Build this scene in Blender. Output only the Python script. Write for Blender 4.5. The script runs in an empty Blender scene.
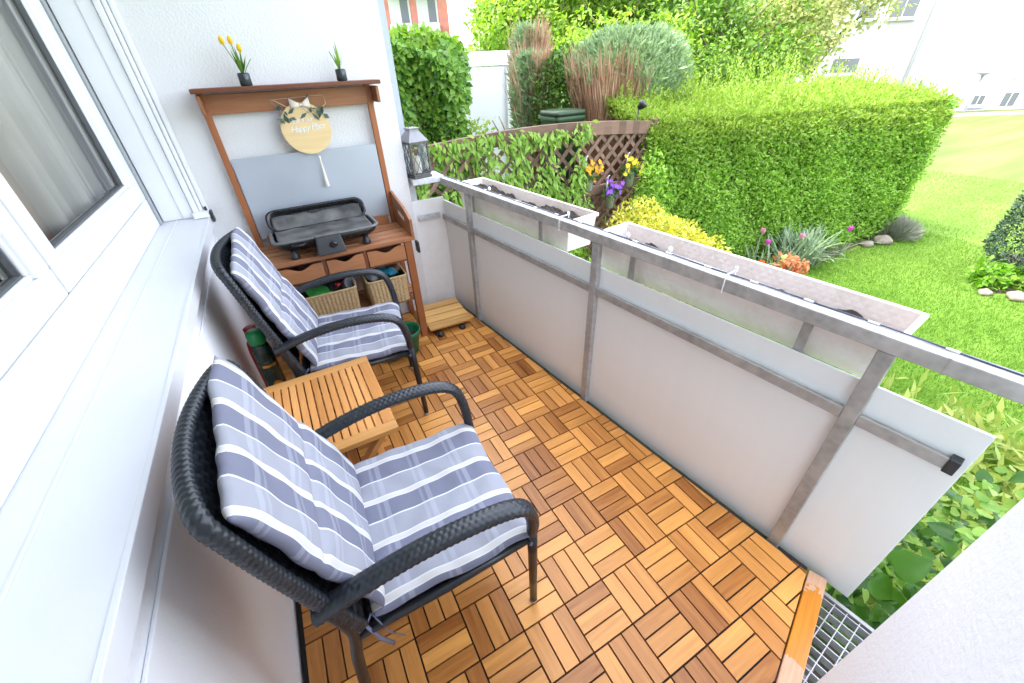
import bpy, bmesh, math, random
import numpy as np
from mathutils import Vector, Matrix

random.seed(7)
rng = np.random.default_rng(11)
scene = bpy.context.scene
C = scene.collection
PI = math.pi

# ------------------------------------------------------------------ objects
def tag(o, label=None, cat=None, group=None, kind=None):
    if label: o['label'] = label
    if cat: o['category'] = cat
    if group: o['group'] = group
    if kind: o['kind'] = kind
    return o

def thing(name, label, cat, loc=(0, 0, 0), rz=0.0, group=None):
    o = bpy.data.objects.new(name, None)
    o.empty_display_size = 0.05
    C.objects.link(o)
    o.location = loc
    o.rotation_euler = (0, 0, rz)
    return tag(o, label, cat, group)

def link_mesh(name, me, mat=None, parent=None, smooth=False, bevel=0.0, autosmooth=None):
    o = bpy.data.objects.new(name, me)
    C.objects.link(o)
    if parent is not None: o.parent = parent
    mats = mat if isinstance(mat, (list, tuple)) else [mat]
    for m in mats:
        if m: me.materials.append(m)
    if smooth:
        me.polygons.foreach_set('use_smooth', [True] * len(me.polygons))
    if bevel > 0:
        b = o.modifiers.new('bevel', 'BEVEL'); b.width = bevel; b.segments = 2; b.limit_method = 'ANGLE'; b.angle_limit = 0.7
    return o

def copy_tree(o, parent=None):
    c = o.copy(); C.objects.link(c)
    if parent is not None: c.parent = parent
    for ch in [x for x in scene.objects if x.parent == o]:
        copy_tree(ch, c)
    return c

class MB:
    def __init__(s): s.v = []; s.f = []; s.uv = []
    def quadset(s, vs, fs, uvs=None):
        b = len(s.v); s.v += [tuple(x) for x in vs]
        for i, f in enumerate(fs):
            s.f.append(tuple(b + k for k in f))
            s.uv.append(uvs[i] if uvs else [(0, 0)] * len(f))
    def box(s, x0, x1, y0, y1, z0, z1):
        vs = [(x0, y0, z0), (x1, y0, z0), (x1, y1, z0), (x0, y1, z0), (x0, y0, z1), (x1, y0, z1), (x1, y1, z1), (x0, y1, z1)]
        s.quadset(vs, [(0, 3, 2, 1), (4, 5, 6, 7), (0, 1, 5, 4), (1, 2, 6, 5), (2, 3, 7, 6), (3, 0, 4, 7)]); return s
    def bar(s, p0, p1, w, h, up=(0, 0, 1)):
        p0 = Vector(p0); p1 = Vector(p1); t = (p1 - p0).normalized(); up = Vector(up)
        a = t.cross(up)
        if a.length < 1e-4: a = t.cross(Vector((1, 0, 0)))
        a.normalize(); b = a.cross(t).normalized()
        vs = []
        for p in (p0, p1):
            for sa, sb in ((-1, -1), (1, -1), (1, 1), (-1, 1)):
                vs.append(p + a * (sa * w / 2) + b * (sb * h / 2))
        s.quadset(vs, [(0, 1, 2, 3), (7, 6, 5, 4), (0, 4, 5, 1), (1, 5, 6, 2), (2, 6, 7, 3), (3, 7, 4, 0)]); return s
    def tube(s, pts, r, n=12, side=None, caps=True, disp=None):
        """r: radius, (rx, ry) or list of them per point; side: fixed side vector; disp(u, a) extra radius"""
        P = [Vector(p) for p in pts]; m = len(P); u = 0.0; rows = []; us = []
        prev = None
        for i in range(m):
            t = (P[min(i + 1, m - 1)] - P[max(i - 1, 0)]).normalized()
            if side is not None: sd = Vector(side)
            elif prev is not None: sd = prev
            else: sd = Vector((0, 0, 1)) if abs(t.z) < 0.9 else Vector((1, 0, 0))
            sd = (sd - t * sd.dot(t)).normalized(); prev = sd
            nn = t.cross(sd)
            rr = r[i] if isinstance(r, list) else r
            rx, ry = rr if isinstance(rr, tuple) else (rr, rr)
            if i: u += (P[i] - P[i - 1]).length
            us.append(u); row = []
            for k in range(n):
                a = 2 * PI * k / n
                dd = disp(u, a) if disp else 0.0
                row.append(P[i] + sd * (math.cos(a) * (rx + dd)) + nn * (math.sin(a) * (ry + dd)))
            rows.append(row)
        vs = [p for row in rows for p in row]; fs = []; uvs = []
        for i in range(m - 1):
            for k in range(n):
                k2 = (k + 1) % n
                fs.append((i * n + k, i * n + k2, (i + 1) * n + k2, (i + 1) * n + k))
                uvs.append([(us[i], k / n), (us[i], (k + 1) / n), (us[i + 1], (k + 1) / n), (us[i + 1], k / n)])
        if caps:
            fs.append(tuple(reversed(range(n)))); uvs.append([(0, 0)] * n)
            fs.append(tuple((m - 1) * n + k for k in range(n))); uvs.append([(0, 0)] * n)
        s.quadset(vs, fs, uvs); return s
    def lathe(s, prof, n=24, c=(0, 0, 0), sx=1.0, sy=1.0):
        vs = []; fs = []; m = len(prof)
        for r, z in prof:
            for k in range(n):
                a = 2 * PI * k / n
                vs.append((c[0] + r * sx * math.cos(a), c[1] + r * sy * math.sin(a), c[2] + z))
        for i in range(m - 1):
            for k in range(n):
                k2 = (k + 1) % n
                fs.append((i * n + k, i * n + k2, (i + 1) * n + k2, (i + 1) * n + k))
        fs.append(tuple(reversed(range(n)))); fs.append(tuple((m - 1) * n + k for k in range(n)))
        s.quadset(vs, fs); return s
    def prism(s, outline, f0, f1):
        """outline: list of 2D points (ccw); f0/f1 map a 2D point to 3D on the two faces"""
        n = len(outline)
        vs = [f0(p) for p in outline] + [f1(p) for p in outline]
        fs = [tuple(reversed(range(n))), tuple(range(n, 2 * n))] + [(k, (k + 1) % n, n + (k + 1) % n, n + k) for k in range(n)]
        s.quadset(vs, fs); return s
    def grid(s, nu, nv, fn, uvfn=None, close=False):
        vs = [fn(i / nu, j / nv) for i in range(nu + 1) for j in range(nv + 1)]
        fs = []; uvs = []
        for i in range(nu):
            for j in range(nv):
                fs.append((i * (nv + 1) + j, (i + 1) * (nv + 1) + j, (i + 1) * (nv + 1) + j + 1, i * (nv + 1) + j + 1))
                q = [(i / nu, j / nv), ((i + 1) / nu, j / nv), ((i + 1) / nu, (j + 1) / nv), (i / nu, (j + 1) / nv)]
                uvs.append([uvfn(*p) for p in q] if uvfn else q)
        s.quadset(vs, fs, uvs); return s
    def mesh(s, name):
        me = bpy.data.meshes.new(name); me.from_pydata(s.v, [], s.f); me.update()
        ul = me.uv_layers.new(name='UVMap')
        flat = [c for f in s.uv for p in f for c in p]
        ul.data.foreach_set('uv', flat)
        return me
    def build(s, name, mat=None, parent=None, smooth=False, bevel=0.0):
        return link_mesh(name, s.mesh(name), mat, parent, smooth, bevel)

# ------------------------------------------------------------------ materials
def newmat(name):
    m = bpy.data.materials.new(name); m.use_nodes = True
    nt = m.node_tree; nt.nodes.clear()
    out = nt.nodes.new('ShaderNodeOutputMaterial')
    return m, nt, out
def N(nt, typ, **kw):
    n = nt.nodes.new(typ)
    for k, v in kw.items(): setattr(n, k, v)
    return n
def setin(n, **kw):
    for k, v in kw.items():
        n.inputs[k.replace('_', ' ')].default_value = v
def rgb(c): return (c[0], c[1], c[2], 1.0)
def ramp(nt, stops, interp='LINEAR'):
    r = nt.nodes.new('ShaderNodeValToRGB'); cr = r.color_ramp; cr.interpolation = interp
    while len(cr.elements) > 1: cr.elements.remove(cr.elements[-1])
    cr.elements[0].position = stops[0][0]; cr.elements[0].color = rgb(stops[0][1])
    for p, c in stops[1:]:
        e = cr.elements.new(p); e.color = rgb(c)
    return r
def principled(nt, out, rough=0.5, metal=0.0, spec=0.5):
    b = nt.nodes.new('ShaderNodeBsdfPrincipled')
    b.inputs['Roughness'].default_value = rough; b.inputs['Metallic'].default_value = metal
    b.inputs['Specular IOR Level'].default_value = spec
    nt.links.new(b.outputs[0], out.inputs['Surface']); return b
def bump(nt, b, height_socket, strength=0.3, dist=0.01):
    bp = nt.nodes.new('ShaderNodeBump'); bp.inputs['Strength'].default_value = strength; bp.inputs['Distance'].default_value = dist
    nt.links.new(height_socket, bp.inputs['Height']); nt.links.new(bp.outputs[0], b.inputs['Normal'])

def flat(name, c, rough=0.5, metal=0.0, var=0.08, scale=30.0, bumps=0.0, bscale=200.0, spec=0.5):
    m, nt, out = newmat(name); b = principled(nt, out, rough, metal, spec)
    tc = N(nt, 'ShaderNodeTexCoord'); no = N(nt, 'ShaderNodeTexNoise'); setin(no, Scale=scale, Detail=5.0)
    nt.links.new(tc.outputs['Object'], no.inputs['Vector'])
    r = ramp(nt, [(0.3, [x * (1 - var) for x in c]), (0.7, [min(1, x * (1 + var)) for x in c])])
    nt.links.new(no.outputs['Fac'], r.inputs[0]); nt.links.new(r.outputs[0], b.inputs['Base Color'])
    rr = N(nt, 'ShaderNodeMapRange'); setin(rr, From_Min=0.3, From_Max=0.7, To_Min=rough * 0.85, To_Max=min(1, rough * 1.15))
    nt.links.new(no.outputs['Fac'], rr.inputs['Value']); nt.links.new(rr.outputs[0], b.inputs['Roughness'])
    if bumps > 0:
        n2 = N(nt, 'ShaderNodeTexNoise'); setin(n2, Scale=bscale, Detail=3.0)
        nt.links.new(tc.outputs['Object'], n2.inputs['Vector']); bump(nt, b, n2.outputs['Fac'], bumps, 0.004)
    return m

def stucco(name, c, scale=90.0, strength=0.35):
    m, nt, out = newmat(name); b = principled(nt, out, 0.9, 0, 0.2)
    tc = N(nt, 'ShaderNodeTexCoord'); n1 = N(nt, 'ShaderNodeTexNoise'); setin(n1, Scale=scale, Detail=4.0, Roughness=0.55)
    n2 = N(nt, 'ShaderNodeTexNoise'); setin(n2, Scale=2.5, Detail=5.0)
    for q in (n1, n2): nt.links.new(tc.outputs['Object'], q.inputs['Vector'])
    r = ramp(nt, [(0.3, [x * 0.95 for x in c]), (0.7, c)])
    nt.links.new(n2.outputs['Fac'], r.inputs[0]); nt.links.new(r.outputs[0], b.inputs['Base Color'])
    r2 = ramp(nt, [(0.35, (0, 0, 0)), (0.65, (1, 1, 1))]); nt.links.new(n1.outputs['Fac'], r2.inputs[0])
    bump(nt, b, r2.outputs[0], strength, 0.006)
    return m

def wood(name, lo, hi, axis=0, rough=0.42, island=True, dark=0.0, stretch=14.0):
    """grain along the given object axis; every plank (mesh island) gets its own tone"""
    m, nt, out = newmat(name); b = principled(nt, out, rough, 0, 0.38)
    tc = N(nt, 'ShaderNodeTexCoord'); geo = N(nt, 'ShaderNodeNewGeometry')
    mp = N(nt, 'ShaderNodeMapping'); sc = [130.0, 130.0, 130.0]; sc[axis] = 130.0 / stretch
    mp.inputs['Scale'].default_value = sc
    nt.links.new(tc.outputs['Object'], mp.inputs['Vector'])
    off = N(nt, 'ShaderNodeVectorMath', operation='SCALE'); off.inputs[0].default_value = (91, 57, 73)
    nt.links.new(geo.outputs['Random Per Island'], off.inputs['Scale'])
    ad = N(nt, 'ShaderNodeVectorMath', operation='ADD'); nt.links.new(mp.outputs[0], ad.inputs[0]); nt.links.new(off.outputs[0], ad.inputs[1])
    n1 = N(nt, 'ShaderNodeTexNoise'); setin(n1, Scale=0.55, Detail=6.0, Roughness=0.6, Distortion=0.6)
    nt.links.new(ad.outputs[0], n1.inputs['Vector'])
    n3 = N(nt, 'ShaderNodeTexNoise'); setin(n3, Scale=0.11, Detail=3.0, Distortion=0.4)
    nt.links.new(ad.outputs[0], n3.inputs['Vector'])
    a1 = N(nt, 'ShaderNodeMath', operation='MULTIPLY_ADD'); a1.inputs[1].default_value = 0.42
    nt.links.new(n1.outputs['Fac'], a1.inputs[0])
    a2 = N(nt, 'ShaderNodeMath', operation='MULTIPLY'); a2.inputs[1].default_value = 0.43
    nt.links.new(geo.outputs['Random Per Island'], a2.inputs[0])
    a3 = N(nt, 'ShaderNodeMath', operation='MULTIPLY_ADD'); a3.inputs[1].default_value = 0.40
    nt.links.new(n3.outputs['Fac'], a3.inputs[0])
    if island: nt.links.new(a2.outputs[0], a3.inputs[2])
    else: a3.inputs[2].default_value = 0.19
    nt.links.new(a3.outputs[0], a1.inputs[2])
    mid = [(x + y) / 2 for x, y in zip(lo, hi)]
    r = ramp(nt, [(0.28, lo), (0.55, mid), (0.82, hi)])
    nt.links.new(a1.outputs[0], r.inputs[0]); nt.links.new(r.outputs[0], b.inputs['Base Color'])
    bump(nt, b, n1.outputs['Fac'], 0.18, 0.002)
    return m

def leafmat(name, cols, trans=0.35, rough=0.5):
    m, nt, out = newmat(name)
    geo = N(nt, 'ShaderNodeNewGeometry')
    k = len(cols); r = ramp(nt, [(i / max(1, k - 1), c) for i, c in enumerate(cols)])
    nt.links.new(geo.outputs['Random Per Island'], r.inputs[0])
    b = N(nt, 'ShaderNodeBsdfPrincipled'); b.inputs['Roughness'].default_value = rough; b.inputs['Specular IOR Level'].default_value = 0.3
    t = N(nt, 'ShaderNodeBsdfTranslucent'); mx = N(nt, 'ShaderNodeMixShader'); mx.inputs[0].default_value = trans
    hs = N(nt, 'ShaderNodeHueSaturation'); setin(hs, Saturation=1.1, Value=1.35)
    nt.links.new(r.outputs[0], b.inputs['Base Color']); nt.links.new(r.outputs[0], hs.inputs['Color']); nt.links.new(hs.outputs[0], t.inputs['Color'])
    nt.links.new(b.outputs[0], mx.inputs[1]); nt.links.new(t.outputs[0], mx.inputs[2]); nt.links.new(mx.outputs[0], out.inputs['Surface'])
    return m

def metal_galv(name, c=(0.42, 0.42, 0.43)):
    m, nt, out = newmat(name); b = principled(nt, out, 0.55, 0.35, 0.5)
    tc = N(nt, 'ShaderNodeTexCoord'); v = N(nt, 'ShaderNodeTexVoronoi'); setin(v, Scale=45.0)
    n = N(nt, 'ShaderNodeTexNoise'); setin(n, Scale=9.0, Detail=6.0, Roughness=0.65)
    nt.links.new(tc.outputs['Object'], v.inputs['Vector']); nt.links.new(tc.outputs['Object'], n.inputs['Vector'])
    mx = N(nt, 'ShaderNodeMath', operation='MULTIPLY_ADD'); mx.inputs[1].default_value = 0.25
    nt.links.new(v.outputs['Distance'], mx.inputs[0]); nt.links.new(n.outputs['Fac'], mx.inputs[2])
    r = ramp(nt, [(0.35, [x * 0.72 for x in c]), (0.8, [x * 1.25 for x in c])])
    nt.links.new(mx.outputs[0], r.inputs[0]); nt.links.new(r.outputs[0], b.inputs['Base Color'])
    bump(nt, b, n.outputs['Fac'], 0.08, 0.003)
    return m

def stripes(name):
    m, nt, out = newmat(name); b = principled(nt, out, 0.92, 0, 0.15)
    uv = N(nt, 'ShaderNodeUVMap'); sp = N(nt, 'ShaderNodeSeparateXYZ'); nt.links.new(uv.outputs[0], sp.inputs[0])
    dv = N(nt, 'ShaderNodeMath', operation='DIVIDE'); dv.inputs[1].default_value = 0.130; nt.links.new(sp.outputs['Y'], dv.inputs[0])
    fr = N(nt, 'ShaderNodeMath', operation='FRACT'); nt.links.new(dv.outputs[0], fr.inputs[0])
    gray = (0.335, 0.34, 0.385); blue = (0.190, 0.196, 0.258); wh = (0.68, 0.685, 0.70); be = (0.60, 0.575, 0.55)
    r = ramp(nt, [(0.0, gray), (0.39, wh), (0.42, blue), (0.83, wh), (0.85, be), (0.945, wh), (0.965, gray)], 'CONSTANT')
    nt.links.new(fr.outputs[0], r.inputs[0])
    # faint paler cross bands
    d2 = N(nt, 'ShaderNodeMath', operation='DIVIDE'); d2.inputs[1].default_value = 0.115; nt.links.new(sp.outputs['X'], d2.inputs[0])
    f2 = N(nt, 'ShaderNodeMath', operation='FRACT'); nt.links.new(d2.outputs[0], f2.inputs[0])
    r2 = ramp(nt, [(0.0, (0, 0, 0)), (0.55, (.16, .16, .16)), (0.62, (0.0, 0.0, 0.0)), (0.70, (.22, .22, .22)), (0.82, (0, 0, 0))], 'CONSTANT')
    nt.links.new(f2.outputs[0], r2.inputs[0])
    mx = N(nt, 'ShaderNodeMix', data_type='RGBA'); nt.links.new(r2.outputs[0], mx.inputs['Factor'])
    nt.links.new(r.outputs[0], mx.inputs['A']); mx.inputs['B'].default_value = (0.55, 0.57, 0.66, 1)
    nt.links.new(mx.outputs['Result'], b.inputs['Base Color'])
    mp = N(nt, 'ShaderNodeMapping'); mp.inputs['Scale'].default_value = (900, 900, 1); nt.links.new(uv.outputs[0], mp.inputs[0])
    ck = N(nt, 'ShaderNodeTexNoise'); setin(ck, Scale=1.0, Detail=1.0); nt.links.new(mp.outputs[0], ck.inputs['Vector'])
    n2 = N(nt, 'ShaderNodeTexNoise'); setin(n2, Scale=14.0, Detail=3.0); nt.links.new(uv.outputs[0], n2.inputs['Vector'])
    ad = N(nt, 'ShaderNodeMath', operation='MULTIPLY_ADD'); ad.inputs[1].default_value = 6.0
    nt.links.new(n2.outputs['Fac'], ad.inputs[0]); nt.links.new(ck.outputs['Fac'], ad.inputs[2])
    bump(nt, b, ad.outputs[0], 0.35, 0.0016)
    return m

M = {}
M['stucco'] = stucco('white stucco', (0.74, 0.74, 0.745), 100, 0.26)
M['stucco_fine'] = stucco('white wall paint', (0.86, 0.87, 0.90), 160, 0.12)
M['pier'] = stucco('white pier render', (0.84, 0.855, 0.885), 95, 0.14)
M['pilaster'] = stucco('grey pilaster render', (0.42, 0.45, 0.50), 120, 0.2)
M['pvc'] = flat('white window plastic', (0.77, 0.78, 0.80), 0.35, 0, 0.015, 6)
M['pvc_grey'] = flat('grey guide channel', (0.34, 0.36, 0.38), 0.5, 0, 0.05)
M['seal'] = flat('grey rubber seal', (0.11, 0.115, 0.125), 0.6)
M['sill'] = flat('painted sill', (0.69, 0.70, 0.725), 0.42, 0, 0.03, 4, 0.04, 120)
M['galv'] = metal_galv('galvanised steel')
M['galv_dark'] = metal_galv('weathered galvanised steel', (0.37, 0.365, 0.36))
M['galv_light'] = metal_galv('pale painted steel', (0.52, 0.54, 0.57))
def panel_material():
    m, nt, out = newmat('white laminate panel'); b = principled(nt, out, 0.4, 0, 0.4)
    tc = N(nt, 'ShaderNodeTexCoord'); mp = N(nt, 'ShaderNodeMapping'); mp.inputs['Scale'].default_value = (1, 26, 0.9)
    nt.links.new(tc.outputs['Object'], mp.inputs[0]); n = N(nt, 'ShaderNodeTexNoise'); setin(n, Scale=1.0, Detail=5.0, Roughness=0.65); nt.links.new(mp.outputs[0], n.inputs['Vector'])
    n2 = N(nt, 'ShaderNodeTexNoise'); setin(n2, Scale=5.0, Detail=6.0); nt.links.new(tc.outputs['Object'], n2.inputs['Vector'])
    sp = N(nt, 'ShaderNodeSeparateXYZ'); nt.links.new(tc.outputs['Object'], sp.inputs[0])
    mr = N(nt, 'ShaderNodeMapRange'); setin(mr, From_Min=-0.03, From_Max=0.10); mr.inputs['To Min'].default_value = 0.35; mr.inputs['To Max'].default_value = 0.0
    nt.links.new(sp.outputs['Z'], mr.inputs['Value'])
    mm = N(nt, 'ShaderNodeMath', operation='MULTIPLY'); nt.links.new(mr.outputs[0], mm.inputs[0]); nt.links.new(n2.outputs['Fac'], mm.inputs[1])
    r = ramp(nt, [(0.25, (0.85, 0.872, 0.895)), (0.6, (0.865, 0.887, 0.91))]); nt.links.new(n.outputs['Fac'], r.inputs[0])
    mx = N(nt, 'ShaderNodeMix', data_type='RGBA'); nt.links.new(mm.outputs[0], mx.inputs['Factor']); nt.links.new(r.outputs[0], mx.inputs['A']); mx.inputs['B'].default_value = (0.30, 0.27, 0.22, 1)
    nt.links.new(mx.outputs['Result'], b.inputs['Base Color'])
    return m
M['panel'] = panel_material()
def planter_material():
    m, nt, out = newmat('quilted white plastic'); b = principled(nt, out, 0.55, 0, 0.4)
    tc = N(nt, 'ShaderNodeTexCoord'); mp = N(nt, 'ShaderNodeMapping'); mp.inputs['Rotation'].default_value = (PI / 4, 0, 0); mp.inputs['Scale'].default_value = (0.02, 46, 46)
    nt.links.new(tc.outputs['Object'], mp.inputs[0])
    sp = N(nt, 'ShaderNodeSeparateXYZ'); nt.links.new(mp.outputs[0], sp.inputs[0]); hs = []
    for ax in ('Y', 'Z'):
        p = N(nt, 'ShaderNodeMath', operation='PINGPONG'); p.inputs[1].default_value = 0.5; nt.links.new(sp.outputs[ax], p.inputs[0]); hs.append(p)
    mn = N(nt, 'ShaderNodeMath', operation='MINIMUM'); nt.links.new(hs[0].outputs[0], mn.inputs[0]); nt.links.new(hs[1].outputs[0], mn.inputs[1])
    n = N(nt, 'ShaderNodeTexNoise'); setin(n, Scale=9.0, Detail=6.0, Roughness=0.7); nt.links.new(tc.outputs['Object'], n.inputs['Vector'])
    r = ramp(nt, [(0.3, (0.74, 0.64, 0.60)), (0.6, (0.85, 0.765, 0.74))]); nt.links.new(n.outputs['Fac'], r.inputs[0]); nt.links.new(r.outputs[0], b.inputs['Base Color'])
    bump(nt, b, mn.outputs[0], 0.35, 0.004)
    return m
M['planter'] = planter_material()
M['planter_white'] = flat('clean white plastic', (0.80, 0.80, 0.80), 0.45, 0, 0.03, 20)
M['soil'] = flat('potting soil', (0.035, 0.024, 0.018), 0.95, 0, 0.5, 60, 0.8, 90)
M['bed_soil'] = flat('garden soil', (0.085, 0.06, 0.042), 0.95, 0, 0.4, 14, 0.8, 30)
dlo, dhi = (0.22, 0.058, 0.009), (0.76, 0.355, 0.090)
M['deck_x'] = wood('acacia slats across', dlo, dhi, 0, 0.33)
M['deck_y'] = wood('acacia slats along', (0.19, 0.049, 0.008), (0.70, 0.312, 0.080), 1, 0.33)
M['deck_base'] = flat('black plastic deck grid', (0.02, 0.017, 0.015), 0.7)
M['step_wood'] = wood('pale acacia', (0.32, 0.14, 0.03), (0.82, 0.49, 0.165), 0)
M['table_wood'] = wood('honey acacia', (0.44, 0.165, 0.034), (0.76, 0.36, 0.115), 1)
M['table_wood_x'] = wood('honey acacia frame', (0.48, 0.215, 0.055), (0.72, 0.37, 0.12), 0)
M['bench_x'] = wood('stained bench boards', (0.20, 0.070, 0.028), (0.50, 0.225, 0.10), 0)
M['bench_z'] = wood('stained bench posts', (0.24, 0.078, 0.028), (0.42, 0.155, 0.06), 2)
M['bench_dark'] = wood('dark stained shelf', (0.075, 0.025, 0.012), (0.20, 0.066, 0.03), 0)
M['bench_y'] = wood('stained side panel', (0.19, 0.07, 0.03), (0.40, 0.18, 0.085), 1)
M['steel'] = flat('brushed zinc sheet', (0.43, 0.47, 0.52), 0.5, 0.45, 0.06, 4)
M['black_enamel'] = flat('black enamel', (0.012, 0.012, 0.014), 0.28, 0, 0.2, 20)
M['black_plastic'] = flat('black plastic', (0.02, 0.021, 0.024), 0.42, 0, 0.2, 40)
M['grill_grey'] = flat('ash grey lining', (0.105, 0.104, 0.10), 0.8, 0.1, 0.6, 11, 0.3, 40)
M['grill_trim'] = flat('grey grill trim', (0.16, 0.165, 0.165), 0.45, 0.4, 0.1)
M['wicker'] = flat('anthracite resin wicker', (0.017, 0.021, 0.027), 0.34, 0, 0.25, 60)
M['wicker_frame'] = flat('anthracite tube', (0.015, 0.018, 0.022), 0.33, 0.2, 0.1, 30)
M['foot'] = flat('beige plastic foot', (0.35, 0.28, 0.20), 0.6)
M['stripe'] = stripes('striped cushion fabric')
M['tie'] = flat('cushion tie', (0.16, 0.17, 0.25), 0.9)
M['basket'] = flat('seagrass', (0.50, 0.36, 0.19), 0.8, 0, 0.22, 70, 0.4, 220)
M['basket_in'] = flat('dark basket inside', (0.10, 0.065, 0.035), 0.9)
M['green_plastic'] = flat('green plastic', (0.012, 0.14, 0.06), 0.35, 0, 0.08)
M['green_cap'] = flat('green bottle cap', (0.01, 0.22, 0.06), 0.35)
M['green_packet'] = flat('green seed packet', (0.04, 0.30, 0.05), 0.5, 0, 0.3, 30)
M['blue_plastic'] = flat('turquoise plastic', (0.02, 0.22, 0.32), 0.4, 0, 0.3, 50)
M['red_plastic'] = flat('red plastic', (0.50, 0.012, 0.018), 0.35, 0, 0.1)
M['bottle_dark'] = flat('dark green bottle', (0.012, 0.03, 0.022), 0.25, 0, 0.2)
M['white_plastic'] = flat('white plastic', (0.8, 0.8, 0.8), 0.4, 0, 0.02)
M['grey_plastic'] = flat('grey plastic', (0.28, 0.29, 0.31), 0.45)
M['yellow_label'] = flat('orange and green label', (0.45, 0.18, 0.02), 0.5, 0, 0.7, 40)
M['sign_wood'] = wood('pale bamboo disc', (0.62, 0.43, 0.19), (0.80, 0.62, 0.34), 0, 0.55, False)
M['cream'] = flat('cream cotton', (0.80, 0.74, 0.64), 0.95, 0, 0.06)
M['lantern_metal'] = flat('brown grey lantern metal', (0.105, 0.098, 0.10), 0.5, 0.3, 0.2)
M['lantern_roof'] = flat('pale zinc lantern roof', (0.25, 0.245, 0.26), 0.5, 0.4, 0.12)
M['candle'] = flat('white candle wax', (0.85, 0.82, 0.76), 0.5, 0, 0.02)
M['orange_wood'] = None
M['grate'] = metal_galv('galvanised grating', (0.42, 0.42, 0.43))
M['fence'] = wood('brown fence timber', (0.10, 0.055, 0.043), (0.24, 0.14, 0.105), 0, 0.75)
M['bark'] = flat('bark', (0.10, 0.07, 0.05), 0.9, 0, 0.35, 12, 0.6, 30)
M['twig'] = flat('dry brown twigs', (0.27, 0.135, 0.075), 0.9, 0, 0.3, 10)
M['hedge_core'] = flat('hedge twigs', (0.035, 0.042, 0.016), 0.95, 0, 0.4, 25, 0.5, 30)
M['dark_core'] = flat('shrub inner twigs', (0.045, 0.032, 0.02), 0.95, 0, 0.4, 20)
M['zinc'] = flat('zinc pot', (0.42, 0.46, 0.48), 0.45, 0.6, 0.12, 30)
M['house_white'] = stucco('white house render', (0.44, 0.44, 0.435), 3, 0.1)
M['house_red'] = flat('red brick', (0.42, 0.16, 0.12), 0.85, 0, 0.15, 3)
M['window_dark'] = flat('grey window glass', (0.12, 0.13, 0.14), 0.15, 0, 0.1, 1)
M['pave'] = flat('grey paving', (0.34, 0.33, 0.33), 0.9, 0, 0.1, 2)
M['wood_ceiling'] = flat('ceiling paint', (0.78, 0.78, 0.78), 0.9, 0, 0.02)
M['fence_white'] = flat('white fence panel', (0.80, 0.81, 0.84), 0.6, 0, 0.03, 3)
M['curtain'] = flat('beige curtain', (0.64, 0.62, 0.58), 0.95, 0, 0.06, 4)
M['room'] = flat('room wall', (0.45, 0.43, 0.38), 0.9)
M['brown_wood'] = flat('plain brown', (0.14, 0.075, 0.03), 0.5, 0, 0.2)
M['stone'] = flat('garden stone', (0.22, 0.185, 0.15), 0.9, 0, 0.25, 12, 0.6, 25)

L = {}
L['hedge'] = leafmat('hedge leaves', [(0.085, 0.20, 0.022), (0.24, 0.43, 0.055), (0.48, 0.68, 0.16), (0.31, 0.53, 0.08)], 0.45)
L['hedge_top'] = leafmat('young hedge shoots', [(0.15, 0.27, 0.03), (0.25, 0.37, 0.055), (0.34, 0.43, 0.10), (0.20, 0.33, 0.045)], 0.45)
L['ivy'] = leafmat('ivy leaves', [(0.04, 0.13, 0.016), (0.12, 0.27, 0.03), (0.24, 0.40, 0.06), (0.17, 0.34, 0.045)], 0.3, 0.35)
L['vine'] = leafmat('creeper leaves', [(0.12, 0.25, 0.025), (0.22, 0.38, 0.05), (0.34, 0.48, 0.10), (0.18, 0.34, 0.04)], 0.4, 0.4)
L['euonymus'] = leafmat('golden leaves', [(0.58, 0.52, 0.04), (0.74, 0.66, 0.12), (0.30, 0.38, 0.03), (0.78, 0.72, 0.26), (0.64, 0.56, 0.04)], 0.35)
L['juniper'] = leafmat('juniper sprays', [(0.16, 0.25, 0.12), (0.30, 0.40, 0.22), (0.22, 0.34, 0.15)], 0.25)
L['juniper_brown'] = leafmat('bare juniper twigs', [(0.34, 0.19, 0.12), (0.62, 0.40, 0.28), (0.48, 0.29, 0.19)], 0.05)
L['bush'] = leafmat('dark bush leaves', [(0.03, 0.09, 0.015), (0.08, 0.18, 0.03), (0.16, 0.26, 0.05)], 0.3)
L['tree'] = leafmat('tree leaves', [(0.09, 0.20, 0.02), (0.19, 0.32, 0.035), (0.30, 0.42, 0.07), (0.15, 0.26, 0.03)], 0.45)
L['tree_dark'] = leafmat('darker tree leaves', [(0.05, 0.13, 0.015), (0.12, 0.23, 0.03), (0.20, 0.31, 0.05)], 0.4)
L['tree_pale'] = leafmat('pale tree leaves', [(0.20, 0.28, 0.08), (0.34, 0.40, 0.14), (0.27, 0.25, 0.10), (0.42, 0.46, 0.20)], 0.45)
L['yew'] = leafmat('yew needles', [(0.012, 0.035, 0.018), (0.03, 0.07, 0.035), (0.06, 0.10, 0.06)], 0.1)
L['big'] = leafmat('broad leaves', [(0.02, 0.075, 0.006), (0.05, 0.145, 0.012), (0.11, 0.24, 0.025)], 0.3, 0.3)
L['big_light'] = leafmat('bright leaves', [(0.09, 0.26, 0.02), (0.18, 0.36, 0.04), (0.28, 0.44, 0.08)], 0.45, 0.4)
L['pale_ground'] = leafmat('pale ground plants', [(0.26, 0.34, 0.06), (0.42, 0.46, 0.14), (0.20, 0.30, 0.05)], 0.35)
L['grass'] = leafmat('grass blades', [(0.085, 0.185, 0.022), (0.14, 0.265, 0.036), (0.21, 0.335, 0.06)], 0.35, 0.6)
L['daff'] = leafmat('grey green strap leaves', [(0.18, 0.27, 0.16), (0.30, 0.38, 0.25), (0.24, 0.33, 0.19)], 0.25)
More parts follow.
